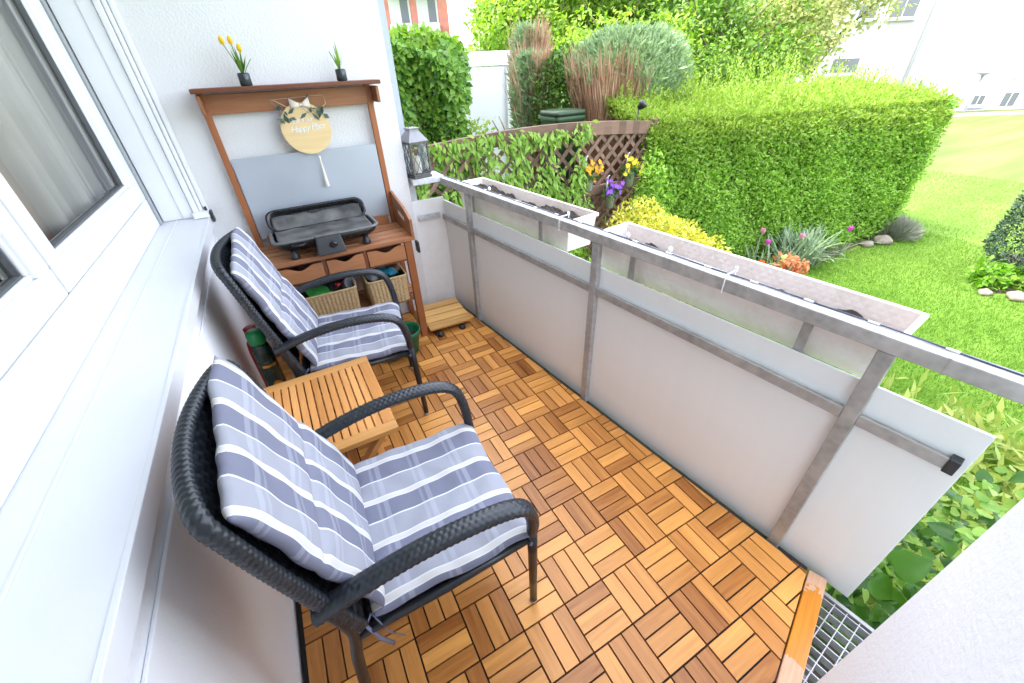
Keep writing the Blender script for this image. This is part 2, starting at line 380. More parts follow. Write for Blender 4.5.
L['stemgreen'] = leafmat('green stems', [(0.08, 0.2, 0.03), (0.11, 0.24, 0.05)], 0.1)
L['euca'] = leafmat('eucalyptus leaves', [(0.03, 0.07, 0.045), (0.08, 0.13, 0.10), (0.10, 0.17, 0.14)], 0.1)
L['lavender'] = leafmat('lavender twigs', [(0.32, 0.34, 0.28), (0.24, 0.27, 0.19), (0.42, 0.40, 0.40)], 0.1)
def petal(name, c): return leafmat(name, [[x * 0.8 for x in c], c, [min(1, x * 1.15) for x in c]], 0.3, 0.5)
L['orange_p'] = petal('orange petals', (0.80, 0.36, 0.01)); L['yellow_p'] = petal('yellow petals', (0.80, 0.58, 0.02))
L['purple_p'] = petal('purple petals', (0.28, 0.09, 0.62)); L['pink_p'] = petal('pink petals', (0.72, 0.32, 0.50))
L['magenta_p'] = petal('magenta petals', (0.55, 0.12, 0.45)); L['red_p'] = petal('orange red petals', (0.80, 0.14, 0.02)); L['salmon_p'] = petal('salmon leaves', (0.60, 0.25, 0.12))
L['cream_p'] = petal('cream petals', (0.75, 0.66, 0.30))

# ------------------------------------------------------------------ foliage meshes
def _unit(a): return a / (np.linalg.norm(a, axis=1, keepdims=True) + 1e-9)
def leaves(name, P, D, Nn, length, width, mat, parent=None, fold=0.15, droop=0.0, shape=0.45, lenvar=0.35):
    """P base points, D leaf directions, Nn leaf face normals; each leaf a folded four-point blade"""
    P = np.asarray(P, float); n = len(P); D = _unit(np.asarray(D, float)); Nn = np.asarray(Nn, float)
    S = _unit(np.cross(D, Nn)); U = _unit(np.cross(S, D))
    ln = length * (1 + lenvar * (rng.random(n) * 2 - 1)); wd = width * (1 + 0.3 * (rng.random(n) * 2 - 1))
    ln = ln[:, None]; wd = wd[:, None]
    base = P; mid = P + D * ln * shape - np.array([[0, 0, 1]]) * droop * ln * 0.3; tip = P + D * ln - np.array([[0, 0, 1]]) * droop * ln
    Lf = mid + S * wd * 0.5 + U * wd * fold; Rt = mid - S * wd * 0.5 + U * wd * fold
    V = np.stack([base, Lf, tip, Rt], 1).reshape(-1, 3)
    me = bpy.data.meshes.new(name)
    me.vertices.add(4 * n); me.vertices.foreach_set('co', V.astype(np.float32).ravel())
    idx = np.arange(n)[:, None] * 4
    tri = np.concatenate([idx + np.array([[0, 1, 2]]), idx + np.array([[0, 2, 3]])], 1).reshape(-1)
    me.loops.add(6 * n); me.loops.foreach_set('vertex_index', tri.astype(np.int32))
    me.polygons.add(2 * n)
    me.polygons.foreach_set('loop_start', (np.arange(2 * n) * 3).astype(np.int32))
    me.update(calc_edges=True); me.validate()
    return link_mesh(name, me, mat, parent)

def rand_dirs(n): return _unit(rng.normal(size=(n, 3)))

def blob_leaves(c, r, n, out=0.55, shell=0.35, lump=0.0, nl=14):
    """points in an uneven ellipsoid shell with outward pointing leaves"""
    c = np.array(c); r = np.array(r, float)
    d = rand_dirs(n)
    k = 1 - shell * rng.random(n) ** 1.6
    if lump > 0:
        ld = rand_dirs(nl); amp = rng.random(nl) * lump
        dots = d @ ld.T
        k = k * (1 - lump * 0.6 + (amp * np.clip((dots - 0.65) / 0.35, 0, 1) * 2.0).max(1))
    P = c + d * r * k[:, None]
    D = _unit(d * out + rand_dirs(n)); Nn = _unit(d + 0.6 * rand_dirs(n) + np.array([[0, 0, 0.6]]))
    return P, D, Nn

def trunk_mesh(base, top, r0, r1, limbs=(), n=10):
    mb = MB(); b = Vector(base); t = Vector(top); pts = []; rs = []
    for i in range(7):
        k = i / 6; w = 0.06 * (t - b).length * 0.25
        pts.append(b.lerp(t, k) + Vector((math.sin(k * 5) * w, math.cos(k * 4) * w - w, 0))); rs.append(r0 + (r1 - r0) * k + (r0 * 0.35 if i == 0 else 0))
    mb.tube(pts, rs, n)
    for (k, dirv, ln) in limbs:
        p = b.lerp(t, k); q = p + Vector(dirv).normalized() * ln; r = (r0 + (r1 - r0) * k) * 0.55
        mb.tube([p, p.lerp(q, 0.35) + Vector((0, 0, ln * 0.05)), p.lerp(q, 0.7) + Vector((0, 0, ln * 0.12)), q + Vector((0, 0, ln * 0.22))], [r, r * 0.75, r * 0.5, r * 0.2], 7)
    return mb

# ------------------------------------------------------------------ balcony frame of reference: railing runs along s, outward is off
TX, TY = -0.1158, 0.9933
NX, NY = 0.9933, 0.1158
def RP(s, off, z): return ((1.528 + off) * NX + s * TX, (1.528 + off) * NY + s * TY, z)
RZ = math.atan2(-TX, TY)          # rotation of a frame whose +y is s and +x is off
RO = (1.528 * NX, 1.528 * NY, 0)

GZ = -0.9
# ================================================================== SETTING
def sheet(name, pts, z, mat, kind='structure', sub=0):
    mb = MB(); mb.quadset([(x, y, z) for x, y in pts], [tuple(range(len(pts)))])
    o = mb.build(name, mat); o['kind'] = kind; return o

def lawn_material():
    m, nt, out = newmat('mown lawn'); b = principled(nt, out, 0.9, 0, 0.15)
    tc = N(nt, 'ShaderNodeTexCoord')
    n1 = N(nt, 'ShaderNodeTexNoise'); setin(n1, Scale=1.1, Detail=6.0, Roughness=0.6)
    n2 = N(nt, 'ShaderNodeTexNoise'); setin(n2, Scale=60.0, Detail=4.0, Roughness=0.7)
    mp = N(nt, 'ShaderNodeMapping'); mp.inputs['Rotation'].default_value = (0, 0, 0.52); mp.inputs['Scale'].default_value = (0.12, 1.3, 1)
    n3 = N(nt, 'ShaderNodeTexNoise'); setin(n3, Scale=1.6, Detail=3.0)
    for q in (n1, n2): nt.links.new(tc.outputs['Object'], q.inputs['Vector'])
    nt.links.new(tc.outputs['Object'], mp.inputs[0]); nt.links.new(mp.outputs[0], n3.inputs['Vector'])
    r1 = ramp(nt, [(0.3, (0.10, 0.205, 0.022)), (0.55, (0.15, 0.275, 0.036)), (0.75, (0.22, 0.31, 0.055))])
    nt.links.new(n1.outputs['Fac'], r1.inputs[0])
    # yellower turf away from the house: its sunlit look is put into the colour
    sp = N(nt, 'ShaderNodeSeparateXYZ'); nt.links.new(tc.outputs['Object'], sp.inputs[0])
    mr = N(nt, 'ShaderNodeMapRange'); setin(mr, From_Min=6.0, From_Max=15.0); nt.links.new(sp.outputs['X'], mr.inputs['Value'])
    r3 = ramp(nt, [(0.32, (0.098, 0.145, 0.036)), (0.5, (0.125, 0.158, 0.050)), (0.68, (0.16, 0.168, 0.072))])
    nt.links.new(n3.outputs['Fac'], r3.inputs[0])
    mx = N(nt, 'ShaderNodeMix', data_type='RGBA'); nt.links.new(mr.outputs[0], mx.inputs['Factor'])
    nt.links.new(r1.outputs[0], mx.inputs['A']); nt.links.new(r3.outputs[0], mx.inputs['B'])
    mu = N(nt, 'ShaderNodeMix', data_type='RGBA', blend_type='MULTIPLY'); mu.inputs['Factor'].default_value = 0.55
    r2 = ramp(nt, [(0.3, (0.55, 0.6, 0.5)), (0.7, (1.25, 1.2, 1.2))]); nt.links.new(n2.outputs['Fac'], r2.inputs[0])
    nt.links.new(mx.outputs['Result'], mu.inputs['A']); nt.links.new(r2.outputs[0], mu.inputs['B'])
    nt.links.new(mu.outputs['Result'], b.inputs['Base Color'])
    bump(nt, b, n2.outputs['Fac'], 0.6, 0.03)
    return m
M['lawn'] = lawn_material()
sheet('lawn', [(-90, -90), (160, -90), (160, 160), (-90, 160)], GZ, M['lawn'])
sheet('garden_bed', [(1.3, 2.75), (3.4, 2.45), (4.6, 2.5), (5.5, 2.5), (6.5, 2.42), (7.4, 2.5), (8.3, 2.32), (8.6, 2.7), (8.4, 3.6), (4.6, 4.8), (1.3, 4.8)], GZ + 0.012, M['bed_soil'])
sheet('shade_sheet', [(-0.02, -3.0), (2.0, -3.0), (2.0, 2.6), (-0.02, 2.6)], GZ + 0.011, M['bed_soil'])  # dark sheet added to deepen the shade under balcony and grating
sheet('yew_bed', [(6.95, 1.0), (7.2, 0.85), (7.6, 0.55), (8.3, 0.1), (9.0, 0.4), (8.6, 1.3), (7.7, 1.35)], GZ + 0.012, M['bed_soil'])

# ---- deck: slab, plastic grid, acacia slats
PLANK_A = Vector((1.507, 0.135)); PLANK_B = Vector((1.137, 0.008)); PD = (PLANK_A - PLANK_B).normalized(); PN = Vector((-PD.y, PD.x))
def at_plank(x): return PLANK_B.y + (x - PLANK_B.x) * PD.y / PD.x
RX = lambda y, off=0.0: (1.528 + off - NY * y) / NX
slab = MB()
# underside of the balcony: concrete up to the plank line
def poly_prism(pts, z0, z1):
    mb = MB(); mb.prism(pts, lambda p: (p[0], p[1], z0), lambda p: (p[0], p[1], z1)); return mb
slab = poly_prism([(-0.02, at_plank(-0.02)), (RX(at_plank(1.5), 0.02), at_plank(RX(at_plank(1.5), 0.02))), (RX(2.62, 0.02), 2.62), (-0.02, 2.62)], -0.20, -0.026)
o = slab.build('floor_slab', flat('shade dark concrete', (0.035, 0.033, 0.03), 0.95)); o['kind'] = 'structure'  # concrete darkened so the gap along the panels reads as shade
base = poly_prism([(0.0, at_plank(0) + 0.01), (RX(0.18, -0.014), at_plank(RX(0.18, -0.014)) + 0.01), (RX(2.6, -0.014), 2.6), (0.0, 2.6)], -0.0255, -0.012)
floor_parts = []
def deck():
    bm = bmesh.new()
    def addbox(x0, x1, y0, y1, z0, z1, mi):
        vs = [bm.verts.new(p) for p in [(x0, y0, z0), (x1, y0, z0), (x1, y1, z0), (x0, y1, z0), (x0, y0, z1), (x1, y0, z1), (x1, y1, z1), (x0, y1, z1)]]
        for f in [(0, 3, 2, 1), (4, 5, 6, 7), (0, 1, 5, 4), (1, 2, 6, 5), (2, 3, 7, 6), (3, 0, 4, 7)]:
            fc = bm.faces.new([vs[k] for k in f]); fc.material_index = mi
    for i in range(0, 11):
        for j in range(-4, 18):
            x0 = 0.15 * i; y0 = 0.011 + 0.15 * j
            # 30 cm tiles: a slightly wider joint on every second line
            gx0 = 0.0026 if i % 2 else 0.0018; gx1 = 0.0018 if i % 2 else 0.0026
            jj = j % 2
            for k in range(3):
                dz = random.uniform(-0.0006, 0.0006)
                if (i + j) % 2 == 0:
                    addbox(x0 + 0.05 * k + 0.0024, x0 + 0.05 * (k + 1) - 0.0024, y0 + 0.0028, y0 + 0.1472, -0.012, dz, 1)
                else:
                    addbox(x0 + 0.0028, x0 + 0.1472, y0 + 0.05 * k + 0.0024, y0 + 0.05 * (k + 1) - 0.0024, -0.012, dz, 0)
    def cut(co, no):
        g = bm.verts[:] + bm.edges[:] + bm.faces[:]
        r = bmesh.ops.bisect_plane(bm, geom=g, plane_co=co, plane_no=no, clear_outer=True)
        ed = [e for e in r['geom_cut'] if isinstance(e, bmesh.types.BMEdge)]
        try: bmesh.ops.holes_fill(bm, edges=ed, sides=12)
        except Exception: pass
    cut(Vector(RP(0, -0.014, 0)), Vector((NX, NY, 0)))
    cut(Vector((PLANK_B.x, PLANK_B.y, 0)) + Vector((PN.x, PN.y, 0)) * 0.003, -Vector((PN.x, PN.y, 0)))
    cut(Vector((0, 2.585, 0)), Vector((0, 1, 0)))
    me = bpy.data.meshes.new('floor'); bm.to_mesh(me); bm.free()
    o = link_mesh('floor', me, [M['deck_x'], M['deck_y']], None, bevel=0.0011)
    o['kind'] = 'structure'
    g = base.build('floor_grid', M['deck_base']); g['kind'] = 'structure'
deck()

# ---- ceiling of the balcony above
mb = MB(); mb.box(-0.3, 0.72, 0.1, 2.58, 2.56, 2.74); o = mb.build('ceiling', M['wood_ceiling']); o['kind'] = 'structure'

# ---- orange plank along the deck edge
def plank_material():
    m, nt, out = newmat('half varnished plank'); b = principled(nt, out, 0.35, 0, 0.5)
    tc = N(nt, 'ShaderNodeTexCoord'); n = N(nt, 'ShaderNodeTexNoise'); setin(n, Scale=14.0, Detail=4.0, Roughness=0.6)
    mp = N(nt, 'ShaderNodeMapping'); mp.inputs['Scale'].default_value = (6, 90, 90); nt.links.new(tc.outputs['Object'], mp.inputs[0])
    g = N(nt, 'ShaderNodeTexNoise'); setin(g, Scale=1.0, Detail=4.0); nt.links.new(mp.outputs[0], g.inputs['Vector'])
    nt.links.new(tc.outputs['Object'], n.inputs['Vector'])
    sp = N(nt, 'ShaderNodeSeparateXYZ'); nt.links.new(tc.outputs['Object'], sp.inputs[0])
    # varnish puddle between 0.07 and 0.33 m from the railing end
    a = N(nt, 'ShaderNodeMapRange'); setin(a, From_Min=0.05, From_Max=0.20); a.inputs['To Min'].default_value = 0.30; a.inputs['To Max'].default_value = 0.75
    ab = N(nt, 'ShaderNodeMath', operation='SUBTRACT'); ab.inputs[1].default_value = 0.2; nt.links.new(sp.outputs['X'], ab.inputs[0])
    aa = N(nt, 'ShaderNodeMath', operation='ABSOLUTE'); nt.links.new(ab.outputs[0], aa.inputs[0]); nt.links.new(aa.outputs[0], a.inputs['Value'])
    gt = N(nt, 'ShaderNodeMath', operation='GREATER_THAN'); nt.links.new(n.outputs['Fac'], gt.inputs[0]); nt.links.new(a.outputs[0], gt.inputs[1])
    r1 = ramp(nt, [(0.3, (0.44, 0.23, 0.13)), (0.7, (0.60, 0.36, 0.23))]); nt.links.new(g.outputs['Fac'], r1.inputs[0])
    r2 = ramp(nt, [(0.3, (0.46, 0.15, 0.012)), (0.7, (0.60, 0.22, 0.02))]); nt.links.new(g.outputs['Fac'], r2.inputs[0])
    mx = N(nt, 'ShaderNodeMix', data_type='RGBA'); nt.links.new(gt.outputs[0], mx.inputs['Factor']); nt.links.new(r1.outputs[0], mx.inputs['A']); nt.links.new(r2.outputs[0], mx.inputs['B'])
    nt.links.new(mx.outputs['Result'], b.inputs['Base Color'])
    mr = N(nt, 'ShaderNodeMapRange'); mr.inputs['To Min'].default_value = 0.65; mr.inputs['To Max'].default_value = 0.2
    nt.links.new(gt.outputs[0], mr.inputs['Value']); nt.links.new(mr.outputs[0], b.inputs['Roughness'])
    return m
mb = MB(); mb.box(0, 0.95, -0.052, 0, -0.022, 0.004)
o = mb.build('edging_plank', plank_material(), None, bevel=0.003)
o.matrix_world = Matrix.Translation((PLANK_A.x + PD.x * 0.012 - PN.x * 0.001, PLANK_A.y + PD.y * 0.012 - PN.y * 0.001, 0)) @ Matrix.Rotation(math.atan2(-PD.y, -PD.x), 4, 'Z') @ Matrix.Scale(-1, 4, (0, 1, 0))
tag(o, 'narrow plank with orange varnish stain along the deck edge beside the grating', 'plank')

# ---- steel grating beyond the plank
gr = thing('metal_grating', 'galvanised steel floor grating in the gap beyond the orange plank', 'grating', RO, RZ)
mb = MB()
for k in range(18): mb.box(-0.62 + 0.034 * k, -0.617 + 0.034 * k, -0.60, 0.13, -0.055, -0.024)
mb.build('bearing_bars', M['grate'], gr)
mb = MB()
for k in range(21): mb.box(-0.62, -0.03, -0.58 + 0.034 * k, -0.5775 + 0.034 * k, -0.036, -0.0245)
mb.build('cross_bars', M['grate'], gr)
mb = MB(); mb.box(-0.03, -0.018, -0.60, 0.13, -0.06, -0.02); mb.box(-0.33, -0.20, -0.18, 0.10, -0.13, -0.085)
mb.build('support', M['galv_dark'], gr)

# ================================================================== HOUSE
house = thing('apartment_house', 'white rendered house wall with wide window sill behind the two striped chairs', 'house', (0, 0, 0))
mb = MB()
mb.box(-0.30, -0.028, -0.52, 2.58, -0.9, 0.828)            # parapet under the sill
mb.build('parapet', M['stucco_fine'], house)
mb = MB(); mb.box(-0.027, -0.020, -0.9, 2.58, -0.05, 0.732); mb.build('wall_cladding', M['stucco_fine'], house, bevel=0.002)
mb = MB(); mb.box(-0.235, 0.0, -0.9, 2.556, 0.829, 0.860); mb.box(-0.008, 0.003, -0.9, 2.556, 0.815, 0.8625); mb.box(-0.146, -0.139, -0.9, 2.556, 0.8595, 0.8625)
mb.build('window_sill', M['sill'], house, bevel=0.003)
mb = MB(); mb.box(-0.30, -0.2, -0.9, 2.579, 2.32, 2.499); mb.build('lintel', M['stucco_fine'], house)
mb = MB()                                                   # storeys above; the rest of the block is unseen, extended to shade the garden
mb.box(-9.0, -0.45, -14, 18.0, 2.8, 9.5); mb.box(-9.0, -0.45, 3.01, 18.0, -0.9, 2.79); mb.box(-9.0, -0.31, -14, -0.92, -0.9, 2.8); mb.box(-9.0, -2.6, -0.92, 3.0, -0.9, 2.8); mb.box(-2.6, -0.31, 2.62, 3.0, -0.9, 2.8)
mb.build('wall', M['house_white'], house)
mb = MB(); mb.box(-2.55, -0.32, -0.90, 2.60, 0.0, 0.05); mb.box(-2.55, -0.32, -0.90, 2.6, 2.6, 2.78); mb.box(-2.59, -2.56, -0.9, 2.6, 0.05, 2.6)
mb.build('room_lining', M['room'], house)

# window: fixed frame and two sashes at x about -0.2
win = MB()
def frame_rect(mb, y0, y1, z0, z1, w, x0, x1):
    mb.box(x0, x1, y0, y1, z0, z0 + w); mb.box(x0, x1, y0, y1, z1 - w, z1)
    mb.box(x0, x1, y0, y0 + w, z0 + w, z1 - w); mb.box(x0, x1, y1 - w, y1, z0 + w, z1 - w)
win.box(-0.265, -0.203, -0.85, 2.50, 0.861, 0.985); win.box(-0.265, -0.203, 2.415, 2.50, 0.985, 2.32); win.box(-0.265, -0.203, -0.85, 2.415, 2.29, 2.32)
wo = win.build('window', M['pvc'], house, bevel=0.004)
for (y0, y1, cut) in ((1.372, 2.41, 0.0), (0.05, 1.362, 0.0)):
    mb = MB(); frame_rect(mb, y0, y1, 0.992, 2.285, 0.072, -0.255, -0.196)
    frame_rect(mb, y0 + 0.072, y1 - 0.072, 1.064, 2.213, 0.014, -0.25, -0.205)
    sash = mb.build('sash', M['pvc'], wo, bevel=0.004)
    mb = MB(); frame_rect(mb, y0 + 0.086, y1 - 0.086, 1.078, 2.199, 0.006, -0.232, -0.212); mb.build('seal', M['seal'], wo)
    mb = MB(); frame_rect(mb, y0 - 0.004, y1 + 0.004, 0.987, 2.289, 0.004, -0.24, -0.2045); mb.build('gasket', M['seal'], wo)
    mb = MB(); mb.quadset([(-0.225, y0 + 0.087, 1.079), (-0.225, y1 - 0.087, 1.079), (-0.225, y1 - 0.087, 2.198), (-0.225, y0 + 0.087, 2.198)], [(0, 1, 2, 3)])
    m, nt, out = newmat('window glass'); 
    fr = N(nt, 'ShaderNodeFresnel'); fr.inputs[0].default_value = 1.6
    tr = N(nt, 'ShaderNodeBsdfTransparent'); tr.inputs[0].default_value = (0.97, 0.98, 0.97, 1); gl = N(nt, 'ShaderNodeBsdfGlossy'); gl.inputs['Roughness'].default_value = 0.01
    mx = N(nt, 'ShaderNodeMixShader'); nt.links.new(fr.outputs[0], mx.inputs[0]); nt.links.new(tr.outputs[0], mx.inputs[1]); nt.links.new(gl.outputs[0], mx.inputs[2]); nt.links.new(mx.outputs[0], out.inputs['Surface'])
    mb.build('pane', m, wo)
mb = MB(); mb.box(-0.24, -0.198, 2.505, 2.548, 0.861, 2.32); mb.build('guide_channel', M['pvc_grey'], house)
mb = MB(); mb.box(-0.196, -0.062, 2.552, 2.578, 0.861, 2.62); mb.box(-0.112, -0.062, 2.546, 2.552, 0.861, 2.62)
mb.build('reveal_board', M['pvc'], house, bevel=0.003)
mb = MB(); mb.box(-0.06, -0.036, 2.535, 2.578, 0.885, 2.62); mb.box(-0.034, -0.018, 2.545, 2.578, 0.885, 2.62); mb.box(-0.016, 0.004, 2.553, 2.578, 0.885, 2.62)
mb.build('shutter_rail', M['pvc'], house, bevel=0.004)
mb = MB(); mb.box(-0.062, 0.006, 2.50, 2.552, 0.8625, 0.889); mb.build('sill_end_cap', M['pvc'], house, bevel=0.003)
mb = MB(); mb.box(0.008, 0.018, 2.505, 2.548, 0.835, 0.888); mb.lathe([(0.006, 0), (0.006, 0.018)], 12, (-0.004, 2.54, 0.889)); mb.build('bracket', M['black_plastic'], house, bevel=0.002)

# curtain in the room, plus added shapes imitating reflections in the glass
cu = MB()
def cf(u, v): 
    y = -0.50 + 3.05 * u
    return (-0.30 + 0.022 * math.sin(y * 46) + 0.012 * math.sin(y * 21 + 1), y, 0.80 + 1.75 * v)
cu.grid(220, 2, cf)
o = cu.build('curtain', M['curtain'], None, True); sm = o.modifiers.new('s', 'SOLIDIFY'); sm.thickness = 0.004
tag(o, 'pale beige pleated curtain hanging behind the window glass', 'curtain')
ch = thing('reflection_stand', 'brown and grey blue shapes added behind the window glass to imitate reflections', 'reflection stand-in', (-0.40, 1.75, 0.87))
mb = MB(); mb.bar((0, 0.02, 0), (0.02, -0.1, 0.85), 0.045, 0.03); mb.build('post', M['brown_wood'], ch)  # stands in for the reflected bench post
mb = MB(); mb.box(-0.05, 0.06, -0.18, 0.10, 0.0, 0.03); mb.build('board', M['brown_wood'], ch)
mb = MB(); mb.box(-0.05, 0.05, -0.17, 0.0, 0.031, 0.22); mb.box(-0.045, 0.045, -0.16, -0.02, 0.221, 0.40); mb.build('cloth', M['grey_plastic'], ch, bevel=0.01)  # blocks standing in for the reflected chair cushions

# ---- end wall behind the bench, with the grey pilaster
ew = thing('end_wall', 'white stucco balcony end wall behind the wooden potting bench', 'wall', (0.4, 2.7, 0))
ew.location = (0, 0, 0)
mb = MB(); mb.box(-0.30, 1.047, 2.58, 2.74, -0.25, 2.68); mb.build('wall_face', M['stucco'], ew)
mb = MB(); mb.box(0.9, 1.125, 2.741, 2.90, -0.9, 3.2); mb.build('pilaster', M['pilaster'], ew)
# ---- pier beside the camera
mb = poly_prism([(1.150, -0.0388), (-0.29, -0.5335), (-0.22, -0.74), (1.22, -0.245)], -0.9, 2.62); o = mb.build('wall_pier', M['pier'], None, bevel=0.006)
tag(o, 'pale rough stucco wall corner rising beside the floor grating', 'wall')

# ================================================================== RAILING
rail = thing('balcony_railing', 'galvanised steel balcony railing with white infill panels', 'railing', RO, RZ)
def rbox(mb, o0, o1, s0, s1, z0, z1): mb.box(o0, o1, s0, s1, z0, z1); return mb
mb = MB(); rbox(mb, -0.004, 0.044, -1.4, 2.432, 0.832, 0.874); mb.build('top_rail', metal_galv('bright galvanised rail', (0.42, 0.415, 0.41)), rail, bevel=0.003)
mb = MB()
rbox(mb, 0.0445, 0.0449, -1.4, 2.4, 0.833, 0.873)
for s0 in (1.24, -0.02, -0.27, 0.72):
    rbox(mb, -0.0046, 0.0446, s0, s0 + 0.004, 0.8315, 0.8746)
mb.build('rail_joint', M['galv_dark'], rail)
for s in (2.085, 1.045, 0.081):
    mb = MB(); rbox(mb, 0.0, 0.0242, s - 0.0185, s + 0.0185, -0.12, 0.831); mb.build('post', M['galv'] if s > 1 else M['galv_dark'], rail, bevel=0.003)
for a, b in ((1.064, 2.066), (0.100, 1.026), (-0.118, 0.062), (2.104, 2.425)):
    mb = MB(); rbox(mb, 0.001, 0.006, a, b, 0.602, 0.636); rbox(mb, 0.0062, 0.024, a, b, 0.604, 0.609)
    rbox(mb, 0.0062, 0.0235, a, b, 0.626, 0.630)
    mr = mb.build('mid_rail', M['galv_dark'], rail, bevel=0.001)
    if a < 0:
        mb = MB(); rbox(mb, -0.004, 0.026, a - 0.021, a, 0.598, 0.640); mb.build('end_cap', M['black_plastic'], mr, bevel=0.002)
for a, b in ((2.087, 2.4355), (1.047, 2.083), (0.083, 1.043), (-0.152, 0.079)):
    mb = MB(); rbox(mb, 0.0245, 0.0325, a, b, -0.03, 0.722); mb.build('infill_panel', M['panel'], rail, bevel=0.0015)
for s in (2.06, 1.44, 0.88, 0.262):
    mb = MB(); rbox(mb, 0.034, 0.040, s - 0.013, s + 0.013, 0.66, 0.831); rbox(mb, 0.0405, 0.24, s - 0.013, s + 0.013, 0.688, 0.693); mb.build('planter_bracket', M['galv_dark'], rail, bevel=0.001)
# return at the far end: screen, short bar, ledge
FE = thing('end_screen', 'white end screen with short grey bar below the lantern ledge', 'screen', (0, 0, 0))
mb = MB(); mb.box(1.05, 1.264, 2.598, 2.606, -0.03, 0.742); mb.build('screen_panel', M['planter_white'], FE, bevel=0.0015)
mb = MB(); mb.box(1.072, 1.222, 2.582, 2.5965, 0.618, 0.652); mb.build('bar', M['galv_light'], FE, bevel=0.002)
mb = MB(); mb.box(1.06, 1.262, 2.535, 2.70, 0.848, 0.884); mb.build('ledge', M['galv_light'], FE, bevel=0.003)
mb = MB(); mb.box(1.06, 1.095, 2.62, 2.66, 0.55, 0.848); mb.build('ledge_post', M['galv_light'], FE)

# string of tiny lights laid along the rail, and cable ties
pts = [RP(s, 0.031 + 0.003 * math.sin(s * 7), 0.8768 + 0.0006 * math.sin(s * 19)) for s in np.linspace(-1.2, 2.40, 120)]
sl = thing('light_string', 'dark string light hose lying along the railing top', 'lights')
mb = MB(); mb.tube(pts, 0.0021, 8); mb.build('cable', flat('navy hose', (0.06, 0.075, 0.13), 0.4), sl, True)
mb = MB()
for s in np.arange(-0.9, 2.35, 0.148):
    mb = MB(); mb.tube([RP(s - 0.012, 0.031 + 0.003 * math.sin(s * 7), 0.8768), RP(s + 0.012, 0.031 + 0.003 * math.sin(s * 7), 0.8768)], 0.0032, 10)
    mb.build('lamp_sleeve', M['white_plastic'], sl, True)
tie_lab = {0.50: 'white cable tie looped round the rail over the larger planter', 1.26: 'white cable tie round the rail by the smaller planter corner', -0.22: 'thick white clamp round the rail at its cut end'}
for s, lab in tie_lab.items():
    mb = MB(); w = 0.014 if s < 0 else 0.0022
    ring = [(-0.0075, 0.828), (0.0475, 0.828), (0.0475, 0.8865), (-0.0075, 0.8865)]
    for k in range(4):
        a = ring[k]; b = ring[(k + 1) % 4]
        mb.bar(RP(s, a[0], a[1]), RP(s, b[0], b[1]), w * 2, 0.003, (TX, TY, 0))
    mb.lathe([(0.006, 0), (0.006, 0.014)], 8, RP(s, 0.046, 0.884))
    o = mb.build('cable_tie', M['white_plastic'], None, bevel=0.001); tag(o, lab, 'cable tie', 'cable ties round the railing')
for s, lab in ((1.90, 'small white clip on the rail near the far planter end'), (0.93, 'small white clip on the rail by the middle post'), (0.74, 'small white clip on the rail above the planter bracket')):
    mb = MB(); mb.lathe([(0.007, 0), (0.009, 0.006), (0.007, 0.014), (0.003, 0.018)], 10, RP(s, 0.05, 0.874)); o = mb.build('rail_clip', M['white_plastic'], None, True)
    tag(o, lab, 'clip', 'white clips on the railing')

# ---- planters
def planter(s0, s1, o0, lab, damp, soil=0.776):
    t = thing('planter_box', lab, 'planter', RO, RZ, 'planter boxes hung outside the railing')
    mb = MB(); w = 0.185; th = 0.009; z0, z1 = 0.695, 0.850; tp = 0.018
    def ring(z, inset, grow):
        return [(o0 + inset - grow, s0 + inset - grow, z), (o0 + w - inset + grow, s0 + inset - grow, z), (o0 + w - inset + grow, s1 - inset + grow, z), (o0 + inset - grow, s1 - inset + grow, z)]
    rings = [ring(z0, tp, 0), ring(z1 - 0.015, 0.004, 0), ring(z1 - 0.015, 0, 0.004), ring(z1, 0, 0.004), ring(z1, th, 0), ring(z0 + 0.05, tp + th * 0.6, 0)]
    vs = [p for r in rings for p in r]; fs = [(3, 2, 1, 0)]
    for i in range(len(rings) - 1):
        for k in range(4): fs.append((i * 4 + k, i * 4 + (k + 1) % 4, (i + 1) * 4 + (k + 1) % 4, (i + 1) * 4 + k))
    fs.append(tuple(20 + k for k in range(4)))
    mb.quadset(vs, fs); mb.build('trough', damp, t, bevel=0.002)
    mb = MB()
    def sf(u, v):
        return (o0 + 0.02 + (w - 0.04) * v, s0 + 0.025 + (s1 - s0 - 0.05) * u, soil + 0.012 * math.sin(u * 47 + v * 5) * math.sin(v * 9 + u * 13) + 0.008 * random.random() + 0.012 * math.sin(u * 9))
    mb.grid(70, 10, sf); mb.build('soil', M['soil'], t)
    return t
planter(1.275, 2.285, 0.062, 'white planter box full of dry soil hung outside the far railing bay', M['planter'], 0.803)
planter(0.075, 1.095, 0.062, 'longer weathered planter box hung outside the railing next to the lawn', M['planter'])

# ================================================================== LANTERN
ln = thing('lantern', 'brown metal lantern with lattice glass standing on the railing end', 'lantern', (1.122, 2.595, 0.885), math.radians(12))
a = 0.056
mb = MB(); mb.box(-0.062, 0.062, -0.062, 0.062, 0, 0.012); mb.box(-0.056, 0.056, -0.056, 0.056, 0.012, 0.022); mb.build('base', M['lantern_metal'], ln, bevel=0.002)
mb = MB()
for sx in (-1, 1):
    for sy in (-1, 1): mb.box(sx * a - 0.004, sx * a + 0.004, sy * a - 0.004, sy * a + 0.004, 0.022, 0.196)
mb.box(-a, a, -a - 0.004, -a + 0.004, 0.188, 0.198); mb.box(-a, a, a - 0.004, a + 0.004, 0.188, 0.198); mb.box(-a - 0.004, -a + 0.004, -a, a, 0.188, 0.198); mb.box(a - 0.004, a + 0.004, -a, a, 0.188, 0.198)
mb.build('frame', M['lantern_metal'], ln)
mb = MB()
